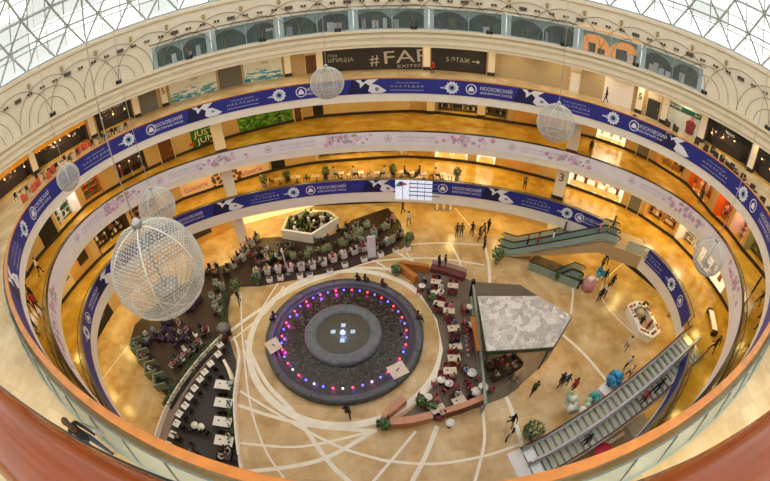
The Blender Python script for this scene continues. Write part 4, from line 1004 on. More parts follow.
# ------------------------------------------------------------------ furniture kinds (one mesh each; they show only a few pixels large)
def armchair(mname, col):
    m_ = mat(mname, col, .75, var=.15, scale=5); b = MB()
    b.box((0, 0, .22), (.72, .7, .3), m=0); b.box((0, .02, .42), (.56, .56, .12), m=0, taper=.94); b.box((0, -.32, .55), (.72, .16, .6), m=0, taper=.92)
    for s in (-1, 1): b.box((s*.31, 0, .45), (.13, .66, .4), m=0, taper=.95)
    for sx in (-.3, .3):
        for sy in (-.28, .28): b.box((sx, sy, .035), (.06, .06, .07), m=1)
    return b.mesh('armchair', [m_, black])
def tubchair(mname, col):
    m_ = mat(mname, col, .75, var=.2, scale=5); b = MB(); n_ = 14; vs = []
    for z, r0 in ((.06, .3), (.7, .38)):
        for k in range(n_+1):
            t = -PI*.05-PI*.9*k/n_ if False else PI+PI*(k/n_)*1.0; 
            for rr in (r0, r0-.1): vs.append((rr*math.cos(t), rr*math.sin(t)*1.0, z))
    K = 2*(n_+1); fs = []
    for k in range(n_):
        a = 2*k; fs += [(a, a+2, K+a+2, K+a), (a+3, a+1, K+a+1, K+a+3), (K+a, K+a+2, K+a+3, K+a+1)]
    fs += [(0, K, K+1, 1), (2*n_+1, K+2*n_+1, K+2*n_, 2*n_)]
    b.add(vs, fs, 0, False); b.lathe([(.3, .05), (.34, .3), (.33, .42), (0, .45)], n=16); b.lathe([(.18, 0), (.2, .06)], n=12, m=1)
    return b.mesh('tub_chair', [m_, black])
def chair(mname, col, seatcol=None):
    m_ = mat(mname, col, .5, var=.15); b = MB(); b.box((0, 0, .45), (.44, .44, .05), m=1 if seatcol else 0); b.box((0, -.21, .68), (.42, .04, .42), m=0)
    for sx in (-.19, .19):
        for sy in (-.19, .19): b.box((sx, sy, .215), (.04, .04, .43), m=2)
    return b.mesh('chair', [m_, mat(mname+' seat', seatcol or col, .6), black])
def sofa(mname, col, wd=1.6):
    m_ = mat(mname, col, .75, var=.15, scale=4); b = MB(); b.box((0, 0, .22), (wd, .8, .3)); b.box((0, -.34, .5), (wd, .18, .62), taper=.96)
    for s in (-1, 1): b.box((s*(wd/2-.08), 0, .42), (.16, .78, .38))
    for s in (-.25, .25): b.box((s*wd*.85, .05, .42), (wd*.38, .58, .12), taper=.95)
    for s in (-1, 1): b.box((s*(wd/2-.1), .3, .035), (.08, .08, .07), m=1); b.box((s*(wd/2-.1), -.3, .035), (.08, .08, .07), m=1)
    return b.mesh('sofa', [m_, black])
def table_sq(mname, col, w_=.8, d_=.8, h=.75, items=True):
    b = MB(); b.box((0, 0, h-.02), (w_, d_, .04)); b.box((0, 0, h/2), (.07, .07, h-.04), m=1); b.box((0, 0, .02), (.42, .42, .04), m=1)
    if items: b.lathe([(.05, h), (.05, h+.09), (.03, h+.09)], (w_*.18, d_*.2, 0), 8, m=2); b.box((-w_*.2, .05, h+.03), (.16, .1, .06), m=1)
    return b.mesh('table', [mat(mname, col, .35, var=.05), black, mat('cup', 'd8d3c8', .4)])
def table_round(mname, col, r=.45, h=.74):
    b = MB(); b.lathe([(0.0, h-.04), (r-.02, h-.04), (r, h-.02), (r, h), (0, h)], n=24); b.lathe([(.22, 0), (.22, .03), (.04, .06), (.04, h-.04)], n=12, m=1); b.lathe([(.05, h), (.06, h+.1), (0, h+.1)], (.1, .05, 0), 8, m=2)
    return b.mesh('round_table', [mat(mname, col, .35, var=.04), black, mat('cup', 'd8d3c8', .4)])
FUR = dict(olive=armchair('olive upholstery', '8f9468'), beigec=armchair('beige upholstery', 'b9ab92'), purple=tubchair('purple upholstery', '54405f'), brownc=armchair('brown upholstery', '4d382c'), greyc=armchair('grey green upholstery', '9a9f8c'),
           darkc=chair('dark chair', '2a211d'), redc=chair('red chair', '8e2b33'), whitec=chair('white chair', 'e6e2da'), palec=armchair('pale upholstery', 'd8d0c2'),
           sofag=sofa('grey green upholstery', '9a9f8c'), sofap=sofa('plum upholstery', '50384f', 1.5), sofar=sofa('red upholstery', '8e3236', 1.4), sofab=sofa('beige upholstery', 'b9ab92'),
           tw=table_sq('white tabletop', 'f3efe8', .72, .72), twl=table_sq('white tabletop', 'f3efe8', 1.75, .95), td=table_sq('dark tabletop', '3a2b22', .7, .7, .5), tdm=table_sq('dark tabletop', '3a2b22', .8, .8), tb=table_sq('beige tabletop', 'd6c4ac', 1.2, .75),
           rw=table_round('white tabletop', 'f3efe8'), rw2=table_round('white tabletop', 'f3efe8', .6), rd=table_round('dark tabletop', '3a2b22', .35, .5))
def boothmesh():
    b = MB(); b.box((0, -.52, .45), (1.2, .1, .84)); 
    for s in (-1, 1): b.box((s*.55, .02, .45), (.1, .98, .84))
    b.box((0, -.27, .24), (.92, .36, .42), m=1); b.box((0, .12, .02), (.92, .9, .03), m=1)
    return b.mesh('booth', [mat('pale green booth frame', '8f977a', .7, var=.1), mat('dark booth seat', '2f2622', .7)])
FUR['booth'] = boothmesh()
KIND = dict(booth=('booth', 'pale green framed booth'), olive=('armchair', 'olive armchair'), beigec=('armchair', 'beige armchair'), purple=('tub_chair', 'purple tub chair'), brownc=('armchair', 'brown armchair'), greyc=('armchair', 'grey green armchair'), darkc=('chair', 'dark chair'), redc=('chair', 'red backed chair'), whitec=('chair', 'white chair'), palec=('armchair', 'pale armchair'),
            sofag=('sofa', 'grey green sofa'), sofap=('sofa', 'plum sofa'), sofar=('sofa', 'red sofa'), sofab=('sofa', 'beige sofa'),
            tw=('table', 'white square table'), twl=('table', 'long white table'), td=('low_table', 'low dark table'), tdm=('table', 'dark square table'), tb=('table', 'beige table'), rw=('round_table', 'white round table'), rw2=('round_table', 'big white round table'), rd=('low_table', 'low round dark table'))

# ------------------------------------------------------------------ people
skinm = [mat('skin light', 'd8a888', .55, var=.05), mat('skin tan', 'b98660', .55, var=.05)]
eyem = mat('eye', '1c1612', .3); lipm = mat('lips', 'a05a50', .5)
def body_mesh(pose):
    N = {}; E = []
    def nd(k, p, r): N[k] = (Vector(p), r if isinstance(r, tuple) else (r, r))
    sit = pose.startswith('sit'); hz = .56 if sit else .93; up = -.38 if sit else 0.0; ln = .06 if pose == 'sit2' else 0.0
    lean = .04 if pose == 'walk' else 0.0
    nd('pel', (0, 0, hz), (.15, .11)); nd('spi', (0, .01+lean*.3, 1.10+up), (.125, .095)); nd('che', (0, .0+lean+ln, 1.29+up), (.155, .11)); nd('shc', (0, -.01+lean+ln, 1.40+up), (.11, .085))
    nd('nec', (0, lean+ln, 1.49+up), .055); nd('jaw', (0, .025+lean+ln*1.3, 1.55+up), .068); nd('hea', (0, .015+lean+ln*1.3, 1.625+up), (.083, .1)); nd('top', (0, .0+lean+ln*1.3, 1.695+up), (.065, .075))
    E += [('pel', 'spi', 1), ('spi', 'che', 1), ('che', 'shc', 1), ('shc', 'nec', 1), ('nec', 'jaw', 0), ('jaw', 'hea', 0), ('hea', 'top', 0)]
    for s, c in ((-1, 'l'), (1, 'r')):
        sw = {'walk': s*.22, 'walk2': -s*.18}.get(pose, 0)
        nd('sh'+c, (s*.175, -.01+lean+ln, 1.395+up), .06)
        if sit:
            el = (s*.225, .08+ln, 1.13+up); wr_ = (s*.14, .3+ln, 1.06+up) if (pose == 'sit' or s < 0) else (s*.17, .34, 1.15+up)
            hd = Vector((-s*.35, .9, .05)).normalized()
        elif pose == 'phone' and s > 0:
            el = (.23, .02, 1.14); wr_ = (.13, .25, 1.27); hd = Vector((-.4, .6, .5)).normalized()
        elif pose == 'cross':
            el = (s*.24, .05, 1.15); wr_ = (s*.06, .2, 1.12); hd = Vector((-s*.9, .2, .1)).normalized()
        else:
            el = (s*.225, -.02-sw*.5, 1.125); wr_ = (s*.235, .04-sw*1.15, .89+abs(sw)*.1); hd = Vector((0, .12-sw*.5, -1)).normalized()
        nd('el'+c, el, .045); nd('wr'+c, wr_, .031)
        W = Vector(wr_); side = hd.cross(Vector((s, 0, 0.01))).normalized(); pl = W+hd*.065
        if side.y < 0 and not sit: side = -side
        nd('pa'+c, pl, (.036, .03))
        E += [('shc', 'sh'+c, 1), ('sh'+c, 'el'+c, 1), ('el'+c, 'wr'+c, 1), ('wr'+c, 'pa'+c, 0)]
        curl = Vector((-s*.35, 0, 0))
        for j, (off, ln_) in enumerate(((.03, .07), (.011, .08), (-.009, .074), (-.028, .058))):
            b_ = pl+side*off+hd*.025; k = pl+side*off*1.15+hd*(.025+ln_*.55); t = k+(hd+curl).normalized()*ln_*.55
            nd('f%d%s' % (j, c), b_, .012); nd('g%d%s' % (j, c), k, .0095); nd('h%d%s' % (j, c), t, .008)
            E += [('pa'+c, 'f%d%s' % (j, c), 0), ('f%d%s' % (j, c), 'g%d%s' % (j, c), 0), ('g%d%s' % (j, c), 'h%d%s' % (j, c), 0)]
        t0 = W+hd*.03+side*.035; t1 = t0+(hd*.7+side*.7).normalized()*.04; nd('t0'+c, t0, .013); nd('t1'+c, t1, .0095); E += [('wr'+c, 't0'+c, 0), ('t0'+c, 't1'+c, 0)]
        if sit:
            nd('hi'+c, (s*.1, .03, hz-.03), .1); nd('kn'+c, (s*.12, .44, .5), .066); nd('an'+c, (s*.12, .42+.06*s, .1), .045); nd('to'+c, (s*.13, .58+.06*s, .045), .04)
        else:
            st = {'walk': -s*.24, 'walk2': s*.2}.get(pose, 0)
            nd('hi'+c, (s*.095, 0, .88), .095); nd('kn'+c, (s*.105, .03+st*.55+(.04 if st else 0), .5), .064); nd('an'+c, (s*.11, -.03+st*1.15, .1+(.06 if st < 0 else 0)), .044); nd('to'+c, (s*.125, .13+st*1.15, .045), .04)
        E += [('pel', 'hi'+c, 2), ('hi'+c, 'kn'+c, 2), ('kn'+c, 'an'+c, 2), ('an'+c, 'to'+c, 3)]
    ks = list(N); ix = {k: i for i, k in enumerate(ks)}
    me = bpy.data.meshes.new('sk'); me.from_pydata([N[k][0] for k in ks], [(ix[a], ix[b]) for a, b, _ in E], [])
    o = bpy.data.objects.new('sk', me); C.objects.link(o); o.modifiers.new('s', 'SKIN'); sv = me.skin_vertices[0].data
    for k in ks: sv[ix[k]].radius = N[k][1]
    for v in sv: v.use_root = False
    sv[ix['pel']].use_root = True
    o.modifiers['s'].use_smooth_shade = True
    m2 = o.modifiers.new('u', 'SUBSURF'); m2.levels = 1; m2.render_levels = 1
    dg = bpy.context.evaluated_depsgraph_get(); em = bpy.data.meshes.new_from_object(o.evaluated_get(dg))
    vs = [v.co.copy() for v in em.vertices]; fs = [tuple(p.vertices) for p in em.polygons]
    bpy.data.objects.remove(o); bpy.data.meshes.remove(em); bpy.data.meshes.remove(me)
    seg = [(N[a][0], N[b][0], t, (N[a][1][0]+N[b][1][0])/2) for a, b, t in E]
    ms = []
    for f in fs:
        c = sum((vs[i] for i in f), Vector())/len(f); best = (9, 1)
        for a, b, t, r in seg:
            d = b-a; u = max(0, min(1, (c-a).dot(d)/d.length_squared)); q_ = (c-a-u*d).length/r
            if q_ < best[0]: best = (q_, t)
        t = best[1]
        if t == 1 and not sit and c.z < .9 and abs(c.x) < .17: t = 2
        ms.append(t)
    mb = MB(); mb.v = [tuple(v) for v in vs]; mb.f = [list(f) for f in fs]; mb.m = ms; mb.sm = [True]*len(fs)
    hp = N['hea'][0]
    mb.ball(hp+Vector((0, .105, -.02)), .016, 6, 5, 0, (.8, 1.1, 1.5))
    for s in (-1, 1): mb.ball(hp+Vector((s*.034, .088, .012)), .011, 6, 4, 4, (1.2, .6, .8)); mb.ball(hp+Vector((s*.088, 0, -.005)), .026, 6, 5, 0, (.45, .8, 1.25))
    mb.ball(hp+Vector((0, .09, -.062)), .02, 6, 4, 5, (1.2, .5, .4))
    return mb, hp
POSE = {}
for p_ in ('stand', 'walk', 'walk2', 'phone', 'cross', 'sit', 'sit2'):
    mb, hp = body_mesh(p_)
    me = mb.mesh('person', [skinm[0], white, black, black, eyem, lipm])
    hair = []
    for lg in (0, 1):
        h = MB(); h.ball(hp+Vector((0, -.018, .028)), .108, 12, 8, 0, (.93, 1.02, 1.0))
        h.v = [(x, min(y, hp.y+.06+max(0, (z-hp.z-.06))*.6), max(z, hp.z-.05 if y > hp.y-.03 else hp.z-.1)) for x, y, z in h.v]
        if lg: h.tube([(hp.x, hp.y-.05, hp.z+.03), (hp.x, hp.y-.085, hp.z-.12), (hp.x, hp.y-.1, hp.z-.26), (hp.x, hp.y-.09, hp.z-.33)], [.075, .085, .075, .03], 10, 0)
        hair.append(h.mesh('hair', black))
    POSE[p_] = (me, hair)
COL = dict(black='1b1a1c', white='e9e6e0', red='b4232b', blue='2b4a86', navy='1f2740', grey='77777a', green='17663f', teal='2f8f9a', beige='c9b48f', brown='5c4030', pink='d58a9c', yellow='d2ae2c', purple='5d3f74', jeans='3a4a66', khaki='7d7350', charcoal='3a3b3e', azure='9fb8d2', orange='d8622a', cream='dfd0b0')
HAIR = dict(dark='1d1512', brown='4a2f1c', fair='a5814e', grey='8d8a85')
def cloth(c): return mat('cloth '+c, COL[c], .8, var=.12, scale=8)
def person(pos, pose, facing, top, bottom, label, hair='dark', longh=0, skin=0, scale=1.0, shoes='black', group=None):
    me, hs = POSE[pose]; o = bpy.data.objects.new('person', me); C.objects.link(o); o.location = pos; o.rotation_euler = (0, 0, facing-PI/2); o.scale = (scale,)*3
    for i, m_ in enumerate((skinm[skin], cloth(top), cloth(bottom), cloth(shoes))):
        o.material_slots[i].link = 'OBJECT'; o.material_slots[i].material = m_
    h = bpy.data.objects.new('hair', hs[longh]); C.objects.link(h); h.parent = o
    h.material_slots[0].link = 'OBJECT'; h.material_slots[0].material = mat('hair '+hair, HAIR[hair], .6, var=.2, scale=20)
    tag(o, label, 'person', group); return o
PR = random.Random(21)
TOPS = ['black', 'white', 'red', 'navy', 'grey', 'beige', 'azure', 'charcoal', 'white', 'black', 'pink', 'cream', 'brown']

# ------------------------------------------------------------------ café seating
def SIDE(d, many=False):
    fx_, fy_ = ('escalator', 'outer wall')[d.x < 0], ('back gallery', 'viewer')[d.y < 0]
    if abs(d.x) > abs(d.y): return fx_+' side'+((' near '+fy_) if many else '')
    return fy_+' side'+((' near '+fx_) if many else '')
FSC = dict(booth=1.0, tw=.76, twl=.78, tb=.76, rw=.66, rw2=.6, td=.85, tdm=.75, rd=.85, darkc=.84, redc=.72, whitec=.75)
USED = {}
def place(key, p, rz, label, group=None, z=None):
    nm, _ = KIND[key]; o = bpy.data.objects.new(nm, FUR[key]); C.objects.link(o); o.location = p; o.rotation_euler = (0, 0, rz)
    k = FSC.get(key, .74); o.scale = (k, k, max(k, .85))
    USED[label] = USED.get(label, 0)+1
    return tag(o, label, nm.replace('_', ' '), group)
def cluster(px, tkey, skey, seats, rot, where, n_, dist=.78, people=.0, zt=.6, first=True, of=1):
    """one table with its seats; seats are directions in degrees round the table"""
    p = at(px[0], px[1], zt*.8); p.z = .032; g = where; dist *= .74
    nth = (ORD[n_] + ' ') if of > 1 else ''
    place(tkey, p, rot, '%s, %s%s' % (KIND[tkey][1], (ORD[n_]+' in the ') if of > 1 else 'in the ', where), g+' tables' if of > 1 else None)
    for k, a in enumerate(seats):
        d = Vector((math.cos(rot+math.radians(a)), math.sin(rot+math.radians(a)), 0)); q = p+d*dist
        f = math.atan2(-d.y, -d.x); sl = SIDE(d, len(seats) > 2)
        place(skey, q, f-PI/2, '%s, %s of %stable, %s' % (KIND[skey][1], sl, nth, where), g+' seats')
        if PR.random() < people:
            tp = PR.choice(TOPS); hr = PR.choice(['dark', 'brown', 'fair', 'brown', 'dark'])
            person(q+Vector((math.cos(f), math.sin(f), 0))*.02+Vector((0, 0, .02)), PR.choice(['sit', 'sit2']), f, tp, PR.choice(['navy', 'black', 'jeans', 'grey']),
                   'seated person in %s, %s of %stable, %s' % (tp, sl, nth, where), hr, PR.random() < .5, 0, .86, group=g+' guests')
def row(pts, tkey, skey, seats, rot, where, **kw):
    for i, q in enumerate(pts): cluster(q, tkey, skey, seats, rot if not isinstance(rot, list) else rot[i], where, i, of=len(pts), **kw)
D = math.radians
# terrace with white tables
row([(220, 345), (218.3, 354.6), (210.7, 364), (204.8, 372.3), (200.3, 379.5), (194.7, 388.4), (189.6, 396.8), (185.4, 406), (179.5, 414), (177, 423.6), (172.7, 434.6), (168, 445)], 'tw', 'darkc', [0],
    [D(-40), D(-40), D(-38), D(-35), D(-33), D(-30), D(-28), D(-25), D(-20), D(-16), D(-12), D(-8)], 'terrace bench row', people=.12, zt=.75, dist=.68)
row([(223.4, 385), (223.4, 403), (222.5, 422), (224, 441)], 'twl', 'darkc', [62, 118, -62, -118], 0, 'terrace hedge row', people=.4, zt=.75, dist=.82)
row([(194.7, 425.5), (201, 427.2)], 'rw', 'darkc', [-60, 60], D(-90), 'terrace middle', people=.0, zt=.74, dist=.7)
row([(188.5, 452), (227, 456)], 'tdm', 'darkc', [0, 90, 200], 0, 'terrace near end', people=.6, zt=.75, dist=.75)
# lounge café by the fountain
row([(262, 271), (273, 269.5), (284, 268), (296, 267), (307, 266), (318, 263), (328, 259.5), (338, 256), (349, 252), (359, 249)], 'rd', 'palec', [0, 180], [D(4), D(4), D(6), D(8), D(10), D(14), D(18), D(22), D(26), D(26)], 'lounge planter row', people=.8, zt=.5, dist=.72)
row([(264, 252), (270, 259), (281, 258.5), (322, 239.5), (343, 230), (358, 224)], 'td', 'darkc', [20, 160, 270], [D(10), D(0), D(5), D(20), D(30), D(30)], 'lounge dark seats', people=.6, zt=.5, dist=.75)
row([(276, 251), (287, 250), (300, 254), (317, 249), (335, 244), (350, 239)], 'td', 'olive', [0, 180], [D(90), D(90), D(8), D(8), D(30), D(35)], 'lounge olive row', people=.3, zt=.5, dist=.9)
row([(287, 246), (262, 262), (256, 254)], 'rd', 'brownc', [0, 180], [0, D(20), D(60)], 'lounge brown nook', people=.4, zt=.5, dist=.85)
row([(252, 240), (247, 247), (242, 254), (238, 261)], 'rd', 'beigec', [0, 180], D(55), 'lounge outer edge row', people=.7, zt=.5, dist=.85)
row([(361, 226), (354, 233), (368, 237), (379, 229), (390, 222), (396, 236), (381, 244), (366, 246)], 'td', 'greyc', [0, 180], [D(30), D(30), D(25), D(40), D(60), D(50), D(30), D(25)], 'lounge far corner', people=.5, zt=.5, dist=.9)
row([(208, 271), (216, 271.5), (226, 271)], 'td', 'darkc', [90, -90], D(10), 'lounge wall row', people=.8, zt=.5, dist=.75)
row([(216, 288), (213, 301), (214, 311)], 'td', 'greyc', [0, 90], [D(20), D(30), D(10)], 'lounge hedge side', people=.6, zt=.5, dist=.85)
row([(149, 338), (158, 333), (167, 336), (176, 340), (185, 334), (179, 327), (166, 322)], 'rd', 'purple', [30, 150, 270], [0, D(20), D(60), D(10), D(40), D(70), 0], 'lounge purple corner', people=.35, zt=.5, dist=.72)
for i, q in enumerate([(136.5, 344.5), (143.5, 356), (151, 368.5), (160, 380.5)]):
    p = at(*q, .6); p.z = .032; bz = D(-62)
    place('booth', p, bz, 'pale green framed booth, %s from the purple corner along the outer edge' % ORD[i], 'pale green booths')
    if i < 3:
        q2 = p+Vector((math.sin(-bz)*.25, math.cos(bz)*.25, .0)); place('td', q2, bz, 'low dark table in the %s pale green booth' % ORD[i], 'booth tables')
        tp = ('azure', 'pink', 'white')[i]; person(p+Vector((math.sin(-bz)*-.22, math.cos(bz)*-.22, .02)), 'sit2', bz+PI/2, tp, 'black', 'seated person in %s inside the %s pale green booth' % (tp, ORD[i]), scale=.86)
row([(202, 333), (195, 347), (188, 354), (178, 363)], 'td', 'whitec', [0, 90, 180], [D(30), D(50), D(50), D(45)], 'lounge hedge end', people=.7, zt=.5, dist=.78)
for i, (q, rz) in enumerate([((189, 307), 20), ((196, 299), 60)]): place('sofap', Vector((*at(*q, .4)[:2], .032)), D(rz), 'plum sofa %s the biggest globe' % ('just beside', 'further out beyond')[i])
# pavilion café
row([(422, 286), (434, 293), (440.5, 291.5)], 'rw', 'redc', [40, 220], [D(20), D(-30), D(40)], 'pavilion planter end', people=.4, zt=.74, dist=.72)
row([(436, 282), (453, 286)], 'tb', 'redc', [70, 110, 250, 290], D(-12), 'pavilion bench row', people=.3, zt=.75, dist=.75)
row([(439, 304), (449, 311), (453.7, 328.5), (455.6, 347), (454, 358), (450, 371)], 'tb', 'redc', [70, 110, 250, 290], [D(-20), D(-10), D(5), D(3), D(0), D(-2)], 'pavilion fountain row', people=.5, zt=.75, dist=.75)
row([(441.4, 380), (449, 383.5), (428, 397.7)], 'rw', 'redc', [90, 200, 320], [0, D(30), D(60)], 'pavilion round tables', people=.2, zt=.74, dist=.72)
row([(472, 373), (476, 391.8), (483, 387.5)], 'rw2', 'redc', [110, 200, 290], [D(30), D(10), D(60)], 'pavilion partition corner', people=.2, zt=.74, dist=.85)
row([(438, 409), (459, 400.6)], 'tb', 'redc', [70, 110, 250, 290], D(20), 'pavilion salmon bench side', people=.6, zt=.75, dist=.78)
row([(469, 307), (471, 325)], 'rw', 'redc', [150, 210], 0, 'pavilion orange bar side', people=.7, zt=.74, dist=.7)
for i, q in enumerate([(497, 362), (507, 361), (512, 366), (503, 372)]):
    cluster(q, 'tdm', 'brownc', [0, 180], D(20), 'shade under printed roof', i, of=4, people=.6, zt=.7)
# round waste table outside
place('rw', Vector((*at(450.5, 422, .74)[:2], 0.003)), 0, 'lone white round table outside the salmon bench wall')
# gallery café on the lowest gallery
for i, q in enumerate([(279, 178), (296, 176), (316, 175)]):
    p = at(*q, FA+.7); p.z = FA+.003
    place('tb', p, D(15-8*i), 'beige table, %s from the near planter of the gallery café' % ORD[i], 'gallery café tables')
    for s in (-1, 1): place('darkc', p+Vector((s*.9, .1, 0)), s*PI/2, 'dark chair on the %s of the %s gallery café table' % (('outer wall side', 'escalator side')[s > 0], ORD[i]), 'gallery café chairs')
for i, q in enumerate([(341, 172), (361, 171.5), (377, 171.5), (401, 171), (412, 171.5), (424, 172.5), (443, 173)]):
    p = at(*q, FA+.7); p.z = FA+.003
    place('tw', p, 0, 'white square table, %s of the row behind the lowest blue banner' % ORD[i], 'gallery café white tables')
    for s in (-1, 1):
        qq = p+Vector((s*.75, 0, 0)); place('whitec' if i % 2 == 0 else 'darkc', qq, s*PI/2, '%s chair on the %s of the %s white gallery table' % (('white', 'dark')[i % 2], ('outer wall side', 'escalator side')[s > 0], ORD[i]), 'gallery café white table chairs')
        if PR.random() < .5:
            tp = PR.choice(TOPS); person(qq, 'sit', PI if s > 0 else 0, tp, 'black', 'person in %s seated on the %s of the %s gallery table' % (tp, ('outer wall side', 'escalator side')[s > 0], ORD[i]), group='gallery café guests')

# ------------------------------------------------------------------ plants, hedges, planters
leafm = [mat('leaf dark', '2c4a22', .6, var=.35, scale=3), mat('leaf mid', '4d6b36', .6, var=.35, scale=3), mat('leaf pale', '7d9160', .6, var=.3, scale=3)]
def leaves(n_, rx, ry, z0, z1, seed, r=.09):
    q = random.Random(seed); mb = MB()
    for i in range(n_):
        c = Vector((q.uniform(-1, 1)*rx, q.uniform(-1, 1)*ry, q.uniform(z0, z1)))
        a = Vector((q.gauss(0, 1), q.gauss(0, 1), q.gauss(0, .7))).normalized()*r*q.uniform(.7, 1.5); b = a.cross(Vector((q.gauss(0, 1), q.gauss(0, 1), q.gauss(0, 1)))).normalized()*r*.45
        mb.add([c-a, c+b, c+a, c-b], [(0, 1, 2, 3)], q.randrange(3))
    return mb
def bush(px, h, w_, label, pot=True, z=0.0, seed=1, n_=260, flat=None):
    p = at(px[0], px[1], z+.3*h); p.z = z+(.032 if z == 0 else .003); rt = root('potted_plant', p, 0, label, 'plant')
    q = random.Random(seed); mb = MB()
    for i in range(n_):
        d = Vector((q.gauss(0, 1), q.gauss(0, 1), q.gauss(0, 1))).normalized()*q.uniform(.55, 1)**.5
        c = Vector((d.x*w_/2, d.y*w_/2, h*.62+d.z*h*.38)); a = Vector((q.gauss(0, 1), q.gauss(0, 1), q.gauss(0, .6))).normalized()*.14*q.uniform(.7, 1.3); b = a.cross(d).normalized()*.06 if a.cross(d).length > .01 else Vector((.05, 0, 0))
        mb.add([c-a, c+b, c+a, c-b], [(0, 1, 2, 3)], q.randrange(3))
    mb.build('foliage', leafm, rt)
    MB().tube([(0, 0, .2), (0.02, 0, h*.6)], .04, 6).build('stem', dark, rt)
    MB().lathe([(.2, 0), (.27, .32), (.24, .34), (0, .31)], n=16).build('pot', grey, rt)
    return rt
bush((236, 288), 1.3, 1.0, 'green bush at the corner of the lounge café floor', seed=2); bush((257, 281), 1.2, 1.1, 'green bush beside the first white planter box', seed=3)
bush((497, 259), 1.9, 1.2, 'green tree in a pot at the foot of the far escalators', seed=4); bush((531, 434), 1.8, 1.5, 'grey green round bush at the foot of the near escalators', seed=5)
bush((384, 426), 1.0, .9, 'dark green bush at the tip of the salmon bench', seed=6); bush((396, 272), 1.0, .9, 'dark green bush at the tip of the wooden planter', seed=7)
bush((557, 278), 1.0, .6, 'small shrub on the glass rail of the basement opening', seed=8); bush((579, 283), 1.0, .6, 'small shrub at the end of the basement opening', seed=9)
bush((432, 408), .9, .7, 'leafy plant beside the fountain side round tables', seed=10); bush((421, 403), .9, .7, 'leafy plant nearer the salmon bench tip', seed=11); bush((432, 300), .9, .7, 'leafy plant behind the white round tables', seed=12)
bush((409, 241), 1.4, 1.0, 'tall leafy plant at the far corner of the lounge café', seed=13)
for i, (q, lb) in enumerate([((264, 183), 'tall plant at the near end of the gallery café'), ((287, 178), 'plant between the first gallery café tables'), ((326, 175), 'tall plant ending the beige table row of the gallery café'), ((393, 173), 'plant before the video wall on the gallery café'), ((457, 176), 'tall plant ending the gallery café')]):
    bush(q, 1.5, .8, lb, z=FA, seed=20+i, n_=160)
def hedge(px, h, wd, label, seed):
    P = [at(x, y, 0) for x, y in px]; rt = root('hedge', (P[0].x, P[0].y, .032), 0, label, 'hedge'); q = random.Random(seed); mb = MB(); bx = MB()
    for a, b in zip(P, P[1:]):
        d = b-a; L_ = d.length; u = d.normalized(); n_ = Vector((-u.y, u.x, 0))
        bx.box(tuple((a+b)/2-P[0]+Vector((0, 0, h*.25))), (L_, wd*.9, h*.5), math.atan2(u.y, u.x))
        for i in range(int(L_*90)):
            c = a-P[0]+u*q.uniform(0, L_)+n_*q.uniform(-.5, .5)*wd+Vector((0, 0, q.uniform(h*.35, h))); t = Vector((q.gauss(0, 1), q.gauss(0, 1), q.gauss(0, .7))).normalized()*.1; s_ = t.cross(Vector((q.gauss(0, 1), q.gauss(0, 1), 1))).normalized()*.05
            mb.add([c-t, c+s_, c+t, c-s_], [(0, 1, 2, 3)], q.randrange(2))
    mb.build('foliage', leafm, rt, kind='stuff'); bx.build('planter_box', dark, rt)
hedge([(225, 338), (215, 350), (203, 363), (190, 379), (179, 395), (170, 410)], 1.1, 1.15, 'dark clipped hedge between the lounge and the white table terrace', 1)
hedge([(228, 298), (226, 310), (226, 322), (230, 336)], .9, .5, 'narrow hedge between the lounge café and the fountain floor', 2)
hedge([(233, 383), (232.5, 400), (233, 425), (234, 447)], .8, .35, 'low bright hedge along the long white tables', 3)
def wallstrip(px, h, wd, m, name, label, cat, cap=None, parent=None):
    P = [at(x, y, 0) for x, y in smooth(px, 4)]; mb = MB(); c2 = MB()
    for i in range(len(P)-1):
        a, b = P[i], P[i+1]; u = (b-a).normalized(); n_ = Vector((-u.y, u.x, 0))*wd/2; e = u*.01
        f = lambda b_, z0, z1, k: b_.hexa([(*(p_)[:2], z) for z in (z0, z1) for p_ in (a-n_*k-e, b-n_*k+e, b+n_*k+e, a+n_*k-e)])
        f(mb, .003, h, 1)
        if cap: f(c2, h, h+.05, 1.15)
    if cap:
        rt = root(name, (0, 0, 0), 0, label, cat); mb.build('body', m, rt); c2.build('capping', cap, rt)
    elif parent is not None: mb.build(name, m, parent)
    else: tag(mb.build(name, m), label, cat)
paleb = mat('pinkish beige upholstery', '9c8474', .6, var=.06)
wallstrip([(226, 341), (206, 362), (186, 388), (171, 414), (160, 446), (157, 470), (163, 492)], .95, .12, creamw, 'terrace_wall', 'curved cream wall behind the bench of the white table terrace', 'wall')
wallstrip([(223, 346), (209, 361), (190, 386), (175.5, 413), (165, 444), (162, 468)], .46, .75, paleb, 'bench', 'long curved pinkish bench behind the row of white tables', 'bench')
wallstrip([(236, 341), (241, 358), (239, 378), (236.5, 400), (238, 430), (241, 456), (246, 482)], .55, .16, creamw, 'planter_wall', 'low white curved wall between terrace and fountain floor', 'wall')
wallstrip([(228, 367), (233, 377), (236, 386)], 1.0, .22, creamw, 'terrace_wall', 'short cream stub wall at the entrance of the white table terrace', 'wall')
salmon = mat('salmon stone', 'c98d70', .45, var=.1, scale=2)
wallstrip([(483, 402), (462, 411), (440, 417.5)], .9, .35, mat('red brown wood', '7a4630', .4, var=.2), 'bench_wall', 'curved red brown wall round the pavilion café', 'wall', cap=salmon)
wallstrip([(431, 419), (410, 424), (389, 425), (386, 419), (394, 411), (404, 403)], .75, .5, salmon, 'bench_wall', 'pointed salmon bench wall at the tip of the pavilion café', 'wall')
wallstrip([(416, 283), (407, 276), (399, 269.5), (407, 269), (420, 271), (428, 272.5)], .8, .4, mat('orange wooden planter', 'b9742c', .4, var=.15), 'planter', 'pointed orange wooden planter at the tip of the pavilion café', 'planter')
